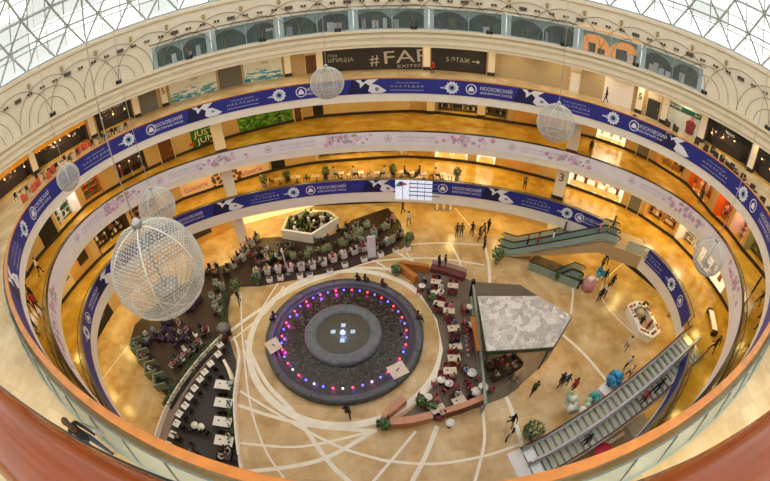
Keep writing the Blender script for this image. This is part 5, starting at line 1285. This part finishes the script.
wallstrip([(431, 270), (448, 274), (464, 279.5)], .5, .7, mat('dark red bench seat', '6d3a35', .6), 'bench', 'long dark red bench with cream back at the pavilion café', 'bench', cap=None)
wallstrip([(432, 267.5), (449, 271), (466, 276.5)], 1.0, .16, mat('pale pink bench back', 'd9b9a6', .6), 'backrest', '', None, parent=bpy.data.objects['bench.001'])
wbox = MB().box((0, 0, .22), (.52, .4, .44)).box((0, 0, .45), (.44, .32, .04), m=1).mesh('planter_box', [white, mat('planter soil', '6b5b48', .8)])
for i, (x, y) in enumerate([(269.5, 279.5), (280.5, 277.5), (300, 276), (310, 275.5), (330, 271.5), (345, 264.5), (364, 259), (380.6, 254), (396, 250.5), (407.6, 248)]):
    p = at(x, y, .25); o = obj('planter_box', wbox, None, (p.x, p.y, .003), D(8+2.2*i)); tag(o, 'white planter box, %s from the green bush corner of the lounge café' % ORD[i], 'planter box', 'white planter boxes edging the lounge café')
# tall pale totem and lamp stand in the lounge
p = at(372, 257, 0); rt = root('totem', p, .2, 'tall pale lilac totem standing among the lounge café seats', 'sign'); MB().box((0, 0, 1.2), (.75, .18, 2.4)).build('panel', mat('pale lilac panel', 'd8d3d8', .4), rt); MB().box((0, 0, .03), (1.0, .5, .06)).build('base', grey, rt)
p = at(288, 274, 0); rt = root('lamp_post', p, .2, 'slim silver post beside the white planter boxes', 'lamp post'); MB().tube([(0, 0, .03), (0, 0, 3.0)], .05, 8).build('pole', silver, rt); MB().lathe([(.25, 0), (.25, .04), (.05, .06)], n=12).build('base', grey, rt); MB().box((0, -.25, 3.0), (.14, .6, .06)).build('lamp_head', silver, rt)
p = at(222, 327, 1.6); rt = root('parasol', Vector((p.x, p.y, .032)), 0, 'round grey parasol at the hedge end of the lounge café', 'parasol'); MB().lathe([(.62, 1.5), (.3, 1.7), (0, 1.78), (0, 1.7), (.6, 1.47)], n=20).build('canopy', mat('grey canvas', '7d7a76', .7), rt); MB().tube([(0, 0, 0), (0, 0, 1.75)], .025, 6).build('pole', steel, rt); MB().lathe([(.22, 0), (.2, .07), (0, .07)], n=12).build('base', grey, rt)
p = at(223, 336, .6); rt = root('flower_pot', Vector((p.x, p.y, .032)), 0, 'red flowers in a pot at the tip of the terrace', 'plant'); MB().lathe([(.2, 0), (.28, .5), (0, .48)], n=14).build('pot', white, rt); fb = leaves(70, .26, .26, .5, .85, 3, .08); fb.build('flowers', [mat('red petals', 'd8384e', .6), mat('pink petals two', 'e87a86', .6), leafm[1]], rt)

# ------------------------------------------------------------------ pavilion with printed roof
PV = [at(x, y, 3.0) for x, y in [(477.5, 296), (538, 296), (548, 301.6), (571.5, 316), (553, 346.6), (486.6, 350.7)]]
c_ = sum(PV, Vector())/6; rt = root('pavilion', Vector((c_.x, c_.y, 0)), 0, 'café pavilion with a grey printed roof and dark green edge', 'pavilion')
PL = [(p.x-c_.x, p.y-c_.y) for p in PV]
rm = bpy.data.materials.new('grey townscape print'); rm.use_nodes = True; nt = rm.node_tree; bs = nt.nodes['Principled BSDF']; bs.inputs['Roughness'].default_value = .6
tc = nt.nodes.new('ShaderNodeTexCoord'); vo = nt.nodes.new('ShaderNodeTexVoronoi'); vo.feature = 'F1'; vo.distance = 'CHEBYCHEV'; vo.inputs['Scale'].default_value = 2.2
no = nt.nodes.new('ShaderNodeTexNoise'); no.inputs['Scale'].default_value = 2.6; no.inputs['Detail'].default_value = 8; no.inputs['Distortion'].default_value = 2.5
mx = nt.nodes.new('ShaderNodeMix'); mx.data_type = 'RGBA'; mx.inputs[0].default_value = .35; cr = nt.nodes.new('ShaderNodeValToRGB')
nt.links.new(tc.outputs['Object'], vo.inputs['Vector']); nt.links.new(tc.outputs['Object'], no.inputs['Vector']); nt.links.new(no.outputs['Fac'], mx.inputs[6]); nt.links.new(vo.outputs['Color'], mx.inputs[7])
nt.links.new(mx.outputs[2], cr.inputs[0]); e = cr.color_ramp.elements; e[0].position = .3; e[0].color = (*lin('9f9996'), 1); e[1].position = .66; e[1].color = (*lin('e3dcd8'), 1); k_ = e.new(.5); k_.color = (*lin('c3bbb7'), 1)
nt.links.new(cr.outputs[0], bs.inputs['Base Color'])
MB().prism(PL[::-1], 2.86, 3.0).build('roof', rm, rt)
greenm = mat('dark green edge', '1f4a38', .4); f = MB()
for i in range(6):
    a, b = Vector((*PL[i], 2.78)), Vector((*PL[(i+1) % 6], 2.78)); d = b-a; f.box(tuple((a+b)/2), (d.length+.1, .1, .3), math.atan2(d.y, d.x), m=0 if i in (4, 5) else 1)
f.build('roof_edge', [greenm, grey], rt)
for i, (x, y) in enumerate(PL): MB().tube([(x*.93, y*.93, 0.03), (x*.93, y*.93, 2.86)], .07, 8).build('post', greenm, rt)
MB().lathe([(0, 3.0), (.22, 3.0), (.22, 3.08), (0, 3.1)], (PL[3][0]-.9, PL[3][1], 0), 16).build('roof_vent', white, rt)
MB().box((.2, .4, .58), (3.0, .8, 1.1)).box((.2, .4, 1.15), (3.2, 1.0, .06), m=1).build('bar_counter', [mat('bar wood', '5c3722', .4, var=.2), wood], rt)
MB().box((.2, 1.9, 1.2), (3.6, .3, 2.3)).build('bar_shelf', dark, rt)
b = MB(); q = random.Random(3)
for i in range(40): b.lathe([(.05, 0), (.05, .2), (.02, .28), (0, .28)], (q.uniform(-1.4, 1.8), 1.68, q.choice((.5, 1.0, 1.5, 2.0))), 6, m=q.randrange(3))
b.build('bottles', [leafm[0], wood, white], rt, kind='stuff')
area((.5, -1, 2.7), 60, 1.0, (1, .7, .4), rt)
# long glass partition with green grey frame
a, b = at(473, 284, 1.4), at(485.5, 404, 1.4); d = b-a; a.z = 0.032; rt = root('partition', a, math.atan2(d.y, d.x), 'long green grey framed glass partition beside the printed roof', 'partition'); L_ = Vector((d.x, d.y, 0)).length
frm = mat('green grey frame', '8f9a8f', .4)
MB().box((L_/2, 0, 1.4), (L_, .16, .1)).build('top_rail', frm, rt); MB().box((L_/2, 0, .72), (L_, .03, 1.26)).build('glass_panel', glassclear, rt); MB().box((L_/2, 0, .05), (L_, .1, .1)).build('bottom_rail', frm, rt)
for i in range(9): MB().box((L_*i/8, 0, .7), (.1, .1, 1.4)).build('post', frm, rt)
MB().box((0, 0, .9), (.3, .3, 1.8)).build('end_post', black, rt)
a, b = at(473.5, 317, 1.1), at(480, 351, 1.1); d = b-a; a.z = .032; rt = root('bar_counter', a, math.atan2(d.y, d.x), 'narrow orange wooden bar along the glass partition', 'bar counter'); L_ = d.length
MB().box((L_/2, 0, 1.08), (L_, .5, .06)).build('top', wood, rt); MB().box((L_/2, .15, .53), (L_-.1, .1, 1.06)).build('front', dark, rt)
stool = MB().lathe([(.18, .72), (.2, .76), (.18, .8), (0, .8)], n=14, m=0).tube([(0, 0, .02), (0, 0, .72)], .03, 6, m=1).lathe([(.2, 0), (.2, .03), (0, .04)], n=12, m=1).mesh('bar_stool', [mat('dark red leather', '6e2026', .5), steel])
for i in range(6):
    p = a+d.normalized()*(.45+(L_-.9)*i/5)+Vector((d.y, -d.x, 0)).normalized()*.55; p.z = .032; o = obj('bar_stool', stool, None, p); tag(o, 'dark red bar stool, %s from the far end of the orange bar' % ORD[i], 'bar stool', 'bar stools at the orange bar')
# folding gate and yellow board near the pavilion's corner
p = at(507, 386, 0); rt = root('gate', Vector((p.x, p.y, .032)), D(-55), 'small dark barred gate at the corner of the pavilion floor', 'gate')
for i in range(2): MB().tube([(-.7, .35*i, .05), (-.7, .35*i, 1.0), (.7, .35*i, 1.0), (.7, .35*i, .05)], .03, 6).build('frame', darkgrey, rt)
for i in range(4): MB().tube([(-.5+.33*i, 0, .05), (-.5+.33*i, 0, 1.0)], .018, 5).build('bar', darkgrey, rt)
p = at(515, 379, 0); rt = root('menu_board', Vector((p.x, p.y, .032)), .5, 'cream menu board standing beside the small gate', 'sign'); MB().box((0, 0, .6), (.7, .06, 1.1)).build('board', mat('cream board', 'd9c28a', .5), rt); MB().box((0, .1, .02), (.7, .35, .04)).build('foot', dark, rt)

# ------------------------------------------------------------------ white polygon kiosk behind the lounge
KP = [at(x, y, 1.15) for x, y in [(281, 230), (311.6, 234.5), (338.6, 217.5), (330, 211), (304, 209.4), (287, 217)]]; c_ = sum(KP, Vector())/6
rt = root('kiosk', Vector((c_.x, c_.y, 0)), 0, 'white polygonal counter kiosk full of goods behind the lounge café', 'kiosk'); KL = [Vector((p.x-c_.x, p.y-c_.y, 0)) for p in KP]
ko, kt = MB(), MB()
for i in range(6):
    a, b = KL[i], KL[(i+1) % 6]; ai, bi = a*.84, b*.84
    ko.hexa([(*p_[:2], z) for z in (.003, 1.1) for p_ in (a, b, b*.94, a*.94)]); kt.hexa([(*p_[:2], z) for z in (1.1, 1.16) for p_ in (a*1.02, b*1.02, b*.9, a*.9)])
ko.build('counter', creamw, rt); kt.build('countertop', white, rt)
MB().prism([(p.x*.97, p.y*.97) for p in KL][::-1], .3, .34).build('plinth_trim', mat('yellow trim', 'c9a94a', .4), rt)
q = random.Random(8); b = MB()
for i in range(190):
    t = q.random(); k = q.randrange(6); pp = KL[k].lerp(KL[(k+1) % 6], t)*(.86*q.random()**.5); hh = q.uniform(.7, 1.45); b.box((pp.x, pp.y, hh/2), (q.uniform(.12, .3), q.uniform(.12, .3), hh), q.random()*3, m=q.choice((0, 0, 2, 5, 3) if pp.x < -.3 else (1, 1, 3, 4, 5, 2)))
b.build('goods', [leafm[0], black, leafm[2], dark, mat('goods red brown', '7a3a2c', .5), paperw], rt, kind='stuff')
person(Vector((c_.x-.3, c_.y+.2, 0)), 'stand', D(-90), 'black', 'black', 'shop assistant in black standing inside the white polygonal kiosk', 'brown', 1)
# ------------------------------------------------------------------ white boat shaped stand
BP = [at(x, y, .9) for x, y in [(627, 305), (635.6, 300.5), (646, 302.6), (653, 314.6), (661, 332), (653, 338.5), (640, 332.5)]]; c_ = sum(BP, Vector())/7
rt = root('kiosk', Vector((c_.x, c_.y, 0)), 0, 'white boat shaped sales stand beside the near escalators', 'kiosk'); KL = [Vector((p.x-c_.x, p.y-c_.y, 0)) for p in BP]; ko, kt = MB(), MB()
for i in range(7):
    if i == 6: pass
    a, b = KL[i], KL[(i+1) % 7]; ko.hexa([(*p_[:2], z) for z in (.003, .85) for p_ in (a*.93, b*.93, b*.7, a*.7)]+[]); kt.hexa([(*p_[:2], z) for z in (.85, .91) for p_ in (a, b, b*.66, a*.66)])
ko.build('counter', white, rt); kt.build('countertop', mat('bright white top', 'f7f5f2', .35), rt)
b = MB(); q = random.Random(6)
for i in range(34): 
    k = q.randrange(7); pp = KL[k].lerp(KL[(k+1) % 7], q.random())*.82; b.box((pp.x, pp.y, .95), (.22, .16, .09), q.random()*3, m=q.randrange(4))
b.build('goods', [mat('goods coral', 'd9808a', .5), paperw, black, mat('goods red', 'b8343c', .5)], rt, kind='stuff')
MB().tube([KL[1]*.5+Vector((0, 0, 1.5)), (KL[2]+KL[1])*.32+Vector((0, 0, 1.62)), KL[2]*.55+Vector((0, 0, 1.5))], .12, 8).build('arch', darkgrey, rt)
for k in (1, 2): MB().tube([KL[k]*.52, KL[k]*.52+Vector((0, 0, 1.5))], .05, 6).build('arch_post', darkgrey, rt)
MB().lathe([(.35, 0), (.4, .75), (.35, .95), (0, 1.0)], (0, .8, 0), 14).build('cushion_stool', mat('beige cushion', 'cfc0a4', .6), rt)
person(Vector((c_.x-.2, c_.y-1.0, 0)), 'stand', D(150), 'red', 'grey', 'vendor in red standing inside the white boat shaped stand', 'brown', 1)
person(at(637, 329, 0), 'cross', D(60), 'black', 'black', 'person in black leaning at the outer side of the boat shaped stand', 'dark')
person(Vector((*at(668, 317, 0)[:2], 0)), 'stand', D(200), 'charcoal', 'black', 'person in dark clothes under the gallery behind the boat shaped stand', 'dark')

# ------------------------------------------------------------------ play things by the near escalators
def balloons(px, cols, n_, label, seed, h=1.6, w_=.75, z0=1.0):
    p = at(px[0], px[1], .8); rt = root('balloon_bunch', Vector((p.x, p.y, 0.003)), 0, label, 'balloons'); q = random.Random(seed); ms = [mat('balloon '+c, c, .25, var=.05) for c in cols]
    MB().box((0, 0, .12), (.35, .35, .24)).build('weight', white, rt)
    for i in range(n_):
        d = Vector((q.gauss(0, 1), q.gauss(0, 1), q.gauss(0, 1))).normalized(); c = Vector((d.x*w_, d.y*w_, z0+h*.35+d.z*h*.3))
        o = MB().ball(c, .26, 10, 7, 0, (1, 1, 1.15)).build('balloon', ms[i % len(ms)], rt)
        MB().tube([(0, 0, .24), tuple(c-Vector((0, 0, .26)))], .006, 4).build('string', white, o)
balloons((611, 385), ['2f8fc4', '1f6fa8', '5ab4dc'], 26, 'bunch of bright blue balloons beside the near escalators', 1, w_=.5)
balloons((574, 406), ['b9cfae', 'dfe6dc', '9fb79a', 'eef0ea'], 18, 'bunch of pale green and white balloons by the escalator foot', 2, w_=.8)
balloons((592, 400), ['3aa0a0', '5cbcb4'], 5, 'small teal balloon cluster between the big bunches', 3, w_=.35, h=1.0, z0=.7)
balloons((599, 275), ['3a9ac4', '56b0d4'], 5, 'small blue balloon cluster near the basement opening', 4, w_=.35, h=.9, z0=.8)
p = at(604, 392, .5); o = MB().box((0, 0, .5), (1.2, .9, 1.0)).box((0, 0, 1.03), (1.3, 1.0, .06), m=1).build('display_table', [mat('lilac cloth', 'c7b6d8', .6), paperw]); o.location = (p.x, p.y, .003); o.rotation_euler = (0, 0, .5); tag(o, 'lilac draped table under the bright blue balloons', 'table')
p = at(597, 397, .4); o = MB().box((0, 0, .4), (.9, .7, .8)).box((0, 0, .84), (.5, .4, .12), m=1).build('display_table', [paperw, mat('pale grey box', 'c9c9cf', .5)]); o.location = (p.x, p.y, .003); o.rotation_euler = (0, 0, .5); tag(o, 'small white table beside the teal balloons', 'table')
p = at(589, 284, .6); rt = root('vending_stand', Vector((p.x, p.y, .003)), .4, 'rounded pink stand with a white top near the basement opening', 'stand'); MB().lathe([(.6, 0), (.68, .5), (.62, 1.05), (.2, 1.12), (0, 1.12)], n=20).build('body', mat('pink shell', 'c98a94', .4), rt); MB().box((0, 0, 1.25), (.7, .45, .25)).build('top_box', white, rt)
p = at(637, 430, .6); rt = root('stall', Vector((p.x, p.y, .003)), math.atan2(u_.y, u_.x), 'white framed stall with a grey roof panel under the near escalators', 'stall')
MB().box((0, 0, 1.0), (2.0, 1.5, .08)).build('roof_panel', mat('pale grey panel', 'bfc4c8', .4), rt); MB().box((0, 0, .45), (1.8, 1.3, .9)).build('cabinet', white, rt)
p = at(611, 442, .6); o = MB().box((0, 0, .45), (2.2, .25, .9)).build('low_partition', white); o.location = (p.x, p.y, .003); o.rotation_euler = (0, 0, math.atan2(u_.y, u_.x)); tag(o, 'low white partition beside the stall under the near escalators', 'partition')
p = at(605, 452, 1.4); rt = root('parasol', Vector((p.x, p.y, .003)), 0, 'small red parasol beside the near escalator handrail', 'parasol'); MB().lathe([(.8, 1.3), (.4, 1.5), (0, 1.6), (0, 1.52), (.78, 1.27)], n=8, smooth=False).build('canopy', mat('red canvas', 'cc2440', .6), rt); MB().tube([(0, 0, 0), (0, 0, 1.55)], .025, 6).build('pole', steel, rt); MB().lathe([(.22, 0), (.2, .07), (0, .07)], n=12).build('base', grey, rt)
for i, (x, y) in enumerate([(437, 209.5), (443.5, 209.8), (450, 210.2)]):
    p = at(x, y, 0); o = MB().box((0, 0, 1.3), (.22, .22, 2.6)).box((0, 0, .03), (.5, .5, .06), m=1).build('totem', [paperw, grey]); o.location = (p.x, p.y, .003); tag(o, 'slim white totem under the video wall, %s from the video wall' % ORD[i], 'totem', 'white totems')
# flood lamps on the cornice and twin spots on the upper wall
spot = MB()
for s in (-1, 1): spot.lathe([(.13, 0), (.15, .1), (.12, .3), (.05, .36), (0, .36)], (s*.2, 0, 0), 10)
spot.box((0, 0, -.03), (.6, .2, .06)); spotme = spot.mesh('twin_spot', [black])
i = 0; a = W0-step*5-3.3+.0
while a < 66:
    o = obj('flood_lamp', spotme, None, az(a+3.3, RC-.02, zs+.02), -math.radians(a+3.3)); tag(o, 'black twin flood lamp on the cornice, %s from the amber restaurant end' % ORD[i], 'lamp', 'flood lamps on the cornice'); i += 1; a += step*2
sb = MB()
for s in (-1, 1): sb.box((s*.16, .03, 0), (.2, .3, .2)).lathe([(.08, 0), (.09, .02), (0, .02)], (s*.16, -.1, -.1), 8)
sbm = sb.mesh('twin_spot', [mat('brown black metal', '3a2f26', .5)])
bb = MB().box((0, .05, 0), (.75, .3, .34)).box((0, -.11, 0), (.68, .02, .28), m=1).mesh('loudspeaker', [mat('brown black metal', '3a2f26', .5), mat('speaker mesh', '5b5148', .6)])
gp = MB().lathe([(0, -.3), (.1, -.25), (.18, 0), (.13, .2), (.2, .28), (0, .34)], n=8).mesh('gilt_ornament', [mat('faded gilt', 'c4ab78', .5, .1)])
k = 0; CNT = {}
def nthat(k_):
    CNT[k_] = CNT.get(k_, 0)+1; return ORD[CNT[k_]-1]
a = -64
SEC = lambda a: ('above the amber restaurants', 'above the black fronted bar', 'above the teal posters', 'above the hashtag hoarding', 'above the floor sign board', 'above the taupe bay', 'above the dark door', 'above the red coat poster', 'above the white logo restaurant')[min(8, max(0, int((a+64)/14.3)))]
while a < 64:
    z = 22.75; r = wallr(z)-.12
    if k % 4 == 3: o = obj('loudspeaker', bb, None, az(a, r, z), -math.radians(a)); tag(o, '%s dark box loudspeaker on the upper wall %s' % (nthat('l'+SEC(a)), SEC(a)), 'loudspeaker', 'loudspeakers on the upper wall')
    else: o = obj('twin_spot', sbm, None, az(a, r, z), -math.radians(a)); tag(o, '%s small dark twin spotlight on the upper wall %s' % (nthat('s'+SEC(a)), SEC(a)), 'spotlight', 'spotlights on the upper wall')
    k += 1; a += 2.2
for i in range(20):
    a = W0+step*(i-3.5); 
    if abs(a) < 66: o = obj('gilt_ornament', gp, None, az(a, wallr(23.5)-.05, 23.5), -math.radians(a)); tag(o, '%s faded gilt ornament high on the wall %s' % (nthat('g'+SEC(a)), SEC(a)), 'ornament', 'gilt ornaments on the upper wall')

# ------------------------------------------------------------------ people standing and walking
def P(px, pose, face, top, bottom, label, z=0.0, **kw):
    p = at(px[0], px[1], z); p.z = z+.003; return person(p, pose, D(face), top, bottom, label, **kw)
P((348.5, 417), 'walk', 100, 'black', 'black', 'person in black walking up to the near rim of the fountain')
P((240.5, 303), 'walk', 250, 'black', 'charcoal', 'person in black walking beside the lounge café hedge')
P((438.5, 270), 'stand', 20, 'black', 'navy', 'person in black chatting beyond the wooden planter', longh=1); P((444.5, 269.5), 'stand', 190, 'charcoal', 'black', 'person in grey chatting beyond the wooden planter')
for q, lb, tp in (((270.5, 318), 'person in beige sitting on the fountain rim near the terrace', 'beige'), ((275.5, 319.5), 'person in dark blue sitting on the fountain rim near the terrace', 'navy'), ((357, 284), 'person in black sitting on the far fountain rim beside a friend', 'black'), ((364.5, 284.5), 'person in grey sitting on the far fountain rim beside a friend', 'charcoal'), ((381, 289), 'person in dark brown sitting alone on the far fountain rim', 'brown')):
    p = at(*q, .45); d = Vector((p.x-fx, p.y-fy, 0)).normalized(); p = Vector((fx, fy, 0))+d*5.72; p.z = .03; person(p, 'sit', math.atan2(d.y, d.x), tp, 'black', lb, longh=1)
p = at(420, 318, .45); d = Vector((p.x-fx, p.y-fy, 0)).normalized(); p = Vector((fx, fy, 0))+d*5.72; p.z = .03; person(p, 'sit2', math.atan2(d.y, d.x), 'brown', 'black', 'person in brown sitting on the pavilion side of the fountain rim')
P((403, 213), 'walk', 200, 'black', 'black', 'person in black walking under the video wall'); P((409, 225), 'walk2', 240, 'white', 'grey', 'person in white walking past the lounge corner')
P((456.5, 237), 'stand', 270, 'brown', 'navy', 'person in brown of a pair behind the fountain floor'); P((461, 237), 'stand', 270, 'charcoal', 'black', 'person in dark grey of a pair behind the fountain floor')
P((471.5, 236), 'walk', 80, 'black', 'black', 'person in black walking alone between the pair and the far escalators'); P((478.5, 241), 'walk', 30, 'brown', 'black', 'person in brown queueing by the far escalators')
P((483, 237), 'walk2', 30, 'grey', 'black', 'person in grey queueing by the far escalators'); P((487.5, 233), 'walk', 45, 'black', 'charcoal', 'person in black queueing by the far escalators', hair='dark'); P((483.5, 250), 'stand', 10, 'purple', 'black', 'person in purple at the newel of the far escalators', longh=1)
P((605.5, 264), 'walk', 60, 'black', 'black', 'person in black walking away behind the basement opening'); P((601, 269), 'walk2', 60, 'khaki', 'black', 'person in khaki following the person in black')
P((602.5, 283), 'walk', 60, 'black', 'jeans', 'person in black walking beside the small blue balloons'); P((610, 288), 'walk2', 50, 'navy', 'black', 'person in navy walking near the gallery column'); P((603, 297), 'walk', 45, 'white', 'black', 'person in white walking with a companion in black', longh=1); P((597.5, 302), 'walk2', 45, 'black', 'black', 'person in black walking with a companion in white')
P((624, 350), 'walk', 40, 'white', 'grey', 'person in white walking alone on the open floor'); P((624, 369), 'walk2', 60, 'white', 'black', 'person in white and black beside the near escalators'); P((626, 378), 'walk', 60, 'white', 'black', 'person in white walking next to the blue balloons', longh=1, hair='fair')
P((557.5, 386), 'walk', 30, 'navy', 'black', 'person in navy leading a group of three friends'); P((563, 387), 'walk2', 30, 'jeans', 'grey', 'person in denim, middle of three friends'); P((570, 391), 'walk', 30, 'red', 'black', 'person in red, last of three friends walking together')
P((531.5, 394), 'walk2', 250, 'green', 'black', 'person in green walking past the pavilion floor'); P((509, 426), 'walk', 80, 'black', 'khaki', 'person in black crossing the inlaid floor'); P((507, 439), 'walk2', 80, 'white', 'black', 'person in white crossing the inlaid floor', longh=1)
# riders
def ride(frac, base0, base1, nn, s, lab, top, bottom, up=True, flat=1.4, ext=(.05, .75), **kw):
    a = base0+nn*s; b = base1+nn*s; d = Vector((b.x-a.x, b.y-a.y, 0)); L0 = d.length; u0 = d.normalized(); a = a-u0*ext[0]; L1 = L0+sum(ext); x = frac*L1
    z = 0 if x < flat else FA if x > L1-flat else FA*(x-flat)/(L1-2*flat)
    p = a+u0*x; person(Vector((p.x, p.y, z+.13)), 'stand', math.atan2(u0.y, u0.x)+(0 if up else PI), top, bottom, lab, **kw)
nE = Vector((-(b1-b0).y, (b1-b0).x, 0)).normalized()
ride(.25, b0, b1, nE, -.9, 'rider in navy low on the near escalator', 'navy', 'navy', longh=1); ride(.56, b0, b1, nE, -.9, 'rider in red halfway up the near escalator', 'red', 'black', longh=1, hair='brown'); ride(.64, b0, b1, nE, -.9, 'rider in black just above the one in red', 'black', 'black')
ride(.34, c0, c1, n2, -.6, 'rider in red on the far escalator', 'red', 'black', ext=(0, 0), flat=1.3); ride(.25, c0, c1, n2, -.6, 'rider in black below the red one on the far escalator', 'black', 'black', ext=(0, 0), flat=1.3); ride(.46, c0, c1, n2, -.6, 'rider in white on the far escalator', 'white', 'navy', ext=(0, 0), flat=1.3); ride(.54, c0, c1, n2, .6, 'rider in dark grey on the rear lane of the far escalator', 'charcoal', 'black', ext=(0, 0), flat=1.3)
ride(.83, c0, c1, n2, -.6, 'rider in pink near the top of the far escalator', 'pink', 'black', ext=(0, 0), flat=1.3); ride(.9, c0, c1, n2, -.6, 'rider in yellow near the top of the far escalator', 'yellow', 'black', ext=(0, 0), flat=1.3); ride(.95, c0, c1, n2, .6, 'rider in navy stepping off the far escalator', 'navy', 'black', ext=(0, 0), flat=1.3)
# on the galleries
P((524, 190), 'stand', 250, 'khaki', 'black', 'person in khaki standing by the lowest blue banner', FA, hair='fair')
P((710, 352), 'walk', 80, 'black', 'black', 'person in black beside the top of the near escalators', FA); P((725, 345), 'walk2', 100, 'charcoal', 'black', 'person in dark grey on the lowest gallery near the escalator top', FA)
P((589.5, 155), 'stand', 200, 'black', 'black', 'person in black standing before the bright white fashion shop', FB, longh=1); P((699, 204), 'stand', 230, 'navy', 'black', 'person in navy before the big orange fascia', FB, longh=1)
for i, (q, tp, bt) in enumerate([((42, 275), 'white', 'black'), ((37, 303), 'black', 'brown'), ((33, 311), 'brown', 'black'), ((40, 312), 'red', 'black'), ((37, 329), 'black', 'black'), ((38, 338), 'pink', 'black')]):
    P(q, ('walk', 'stand', 'walk2')[i % 3], 60+40*i, tp, bt, 'person in %s walking on the middle gallery, %s from the dim shop' % (tp, ORD[i]), FB)
for i, (q, tp) in enumerate([((752, 293), 'black'), ((757, 305), 'brown'), ((759, 318), 'black'), ((755, 333), 'red'), ((749, 347), 'navy')]):
    P(q, ('stand', 'walk2')[i % 2], 100, tp, 'black', 'person in %s on the middle gallery near the red rail, %s from the green shop' % (tp, ORD[i]), FB)
P((605.5, 103), 'walk', 160, 'black', 'black', 'person in black walking before the blank white hoarding', FC)
P((433, 73), 'sit', 250, 'red', 'black', 'person in red sitting at the foot of the upper gallery column', FC, longh=1)
# near walker, seen from above on the upper gallery
wk = P((111, 452), 'walk', 168, 'black', 'jeans', 'long haired person in black walking on the pale gallery just below the red rail', FC, longh=1, hair='brown')
wk.location = (-6.75, 1.22, FC+.003)
p = wk.location+Vector((.18, .3, .75)); rt = root('handbag', p, .3, 'small pale grey handbag at the side of the long haired walker', 'bag'); MB().box((0, 0, 0), (.26, .1, .2), taper=.9).build('body', mat('pale grey leather', 'b9b9bd', .5), rt); MB().tube([(-.1, 0, .1), (-.06, 0, .3), (0, -.08, .62), (.06, 0, .3), (.1, 0, .1)], .008, 5).build('strap', darkgrey, rt)
# restaurant terraces on the upper gallery: red armchairs and dark tables
FUR['redarm'] = armchair('coral red upholstery', 'd8603e'); KIND['redarm'] = ('armchair', 'coral red armchair')
for i, (x, y) in enumerate([(24, 197), (33, 187), (37, 182), (48, 174), (52, 169), (78, 150), (84, 146), (90, 142)]):
    p = at(x, y, FC+.4); p.z = FC+.003; place('redarm', p, D(30+40*i), 'coral red armchair, %s along the amber signed restaurants' % ORD[i], 'coral red armchairs')
for i, (x, y) in enumerate([(20, 190), (42, 172), (62, 160), (70, 153), (98, 137), (108, 131), (118, 126)]):
    p = at(x, y, FC+.7); p.z = FC+.003; place('tdm', p, D(20*i), 'dark square table, %s along the restaurant terraces from the amber end' % ORD[i], 'restaurant terrace tables')
    for s in (-1, 1): place('darkc', p+Vector((s*.6, s*.5, 0)), s*PI/2-.6, 'dark chair on the %s of the %s restaurant terrace table' % (('outer wall side', 'escalator side')[s > 0], ORD[i]), 'restaurant terrace chairs')
for i, (x, y) in enumerate([(706, 142), (715, 150), (725, 158), (736, 168), (745, 178), (755, 190), (761, 200)]):
    p = at(x, y, FC+.7); p.z = FC+.003; place('tdm', p, D(20*i), 'dark square table, %s before the white logo restaurant' % ORD[i], 'logo restaurant tables')
    for s in (-1, 1): place('brownc', p+Vector((s*.5, -s*.8, 0)), -s*PI/2+.6, 'brown armchair on the %s of the %s logo restaurant table' % (('back gallery side', 'viewer side')[s > 0], ORD[i]), 'logo restaurant armchairs')
for i, (x, y) in enumerate([(636, 119), (668, 123), (676, 128)]):
    p = at(x, y, FC+.4); p.z = FC+.003; place('brownc', p, D(200), 'brown armchair by the wall, %s from the blank white hoarding' % ORD[i], 'wall armchairs')
# pale bench on the lowest gallery
p = at(713.5, 320, FA+.45); p.z = FA+.003; rt = root('bench', p, D(60), 'pale bench with black ends on the lowest gallery', 'bench'); MB().box((0, 0, .4), (2.4, .55, .12)).build('seat', paperw, rt)
for s in (-1, 1): MB().box((s*1.25, 0, .24), (.25, .6, .48)).build('leg', black, rt)
print('objects', len(bpy.data.objects))
for o in C.objects:                                  # keep every label within sixteen words
    if 'label' in o and len(o['label'].split()) > 15: o['label'] = o['label'].replace('seated person in', 'guest in').replace(' of the ', ' of ')
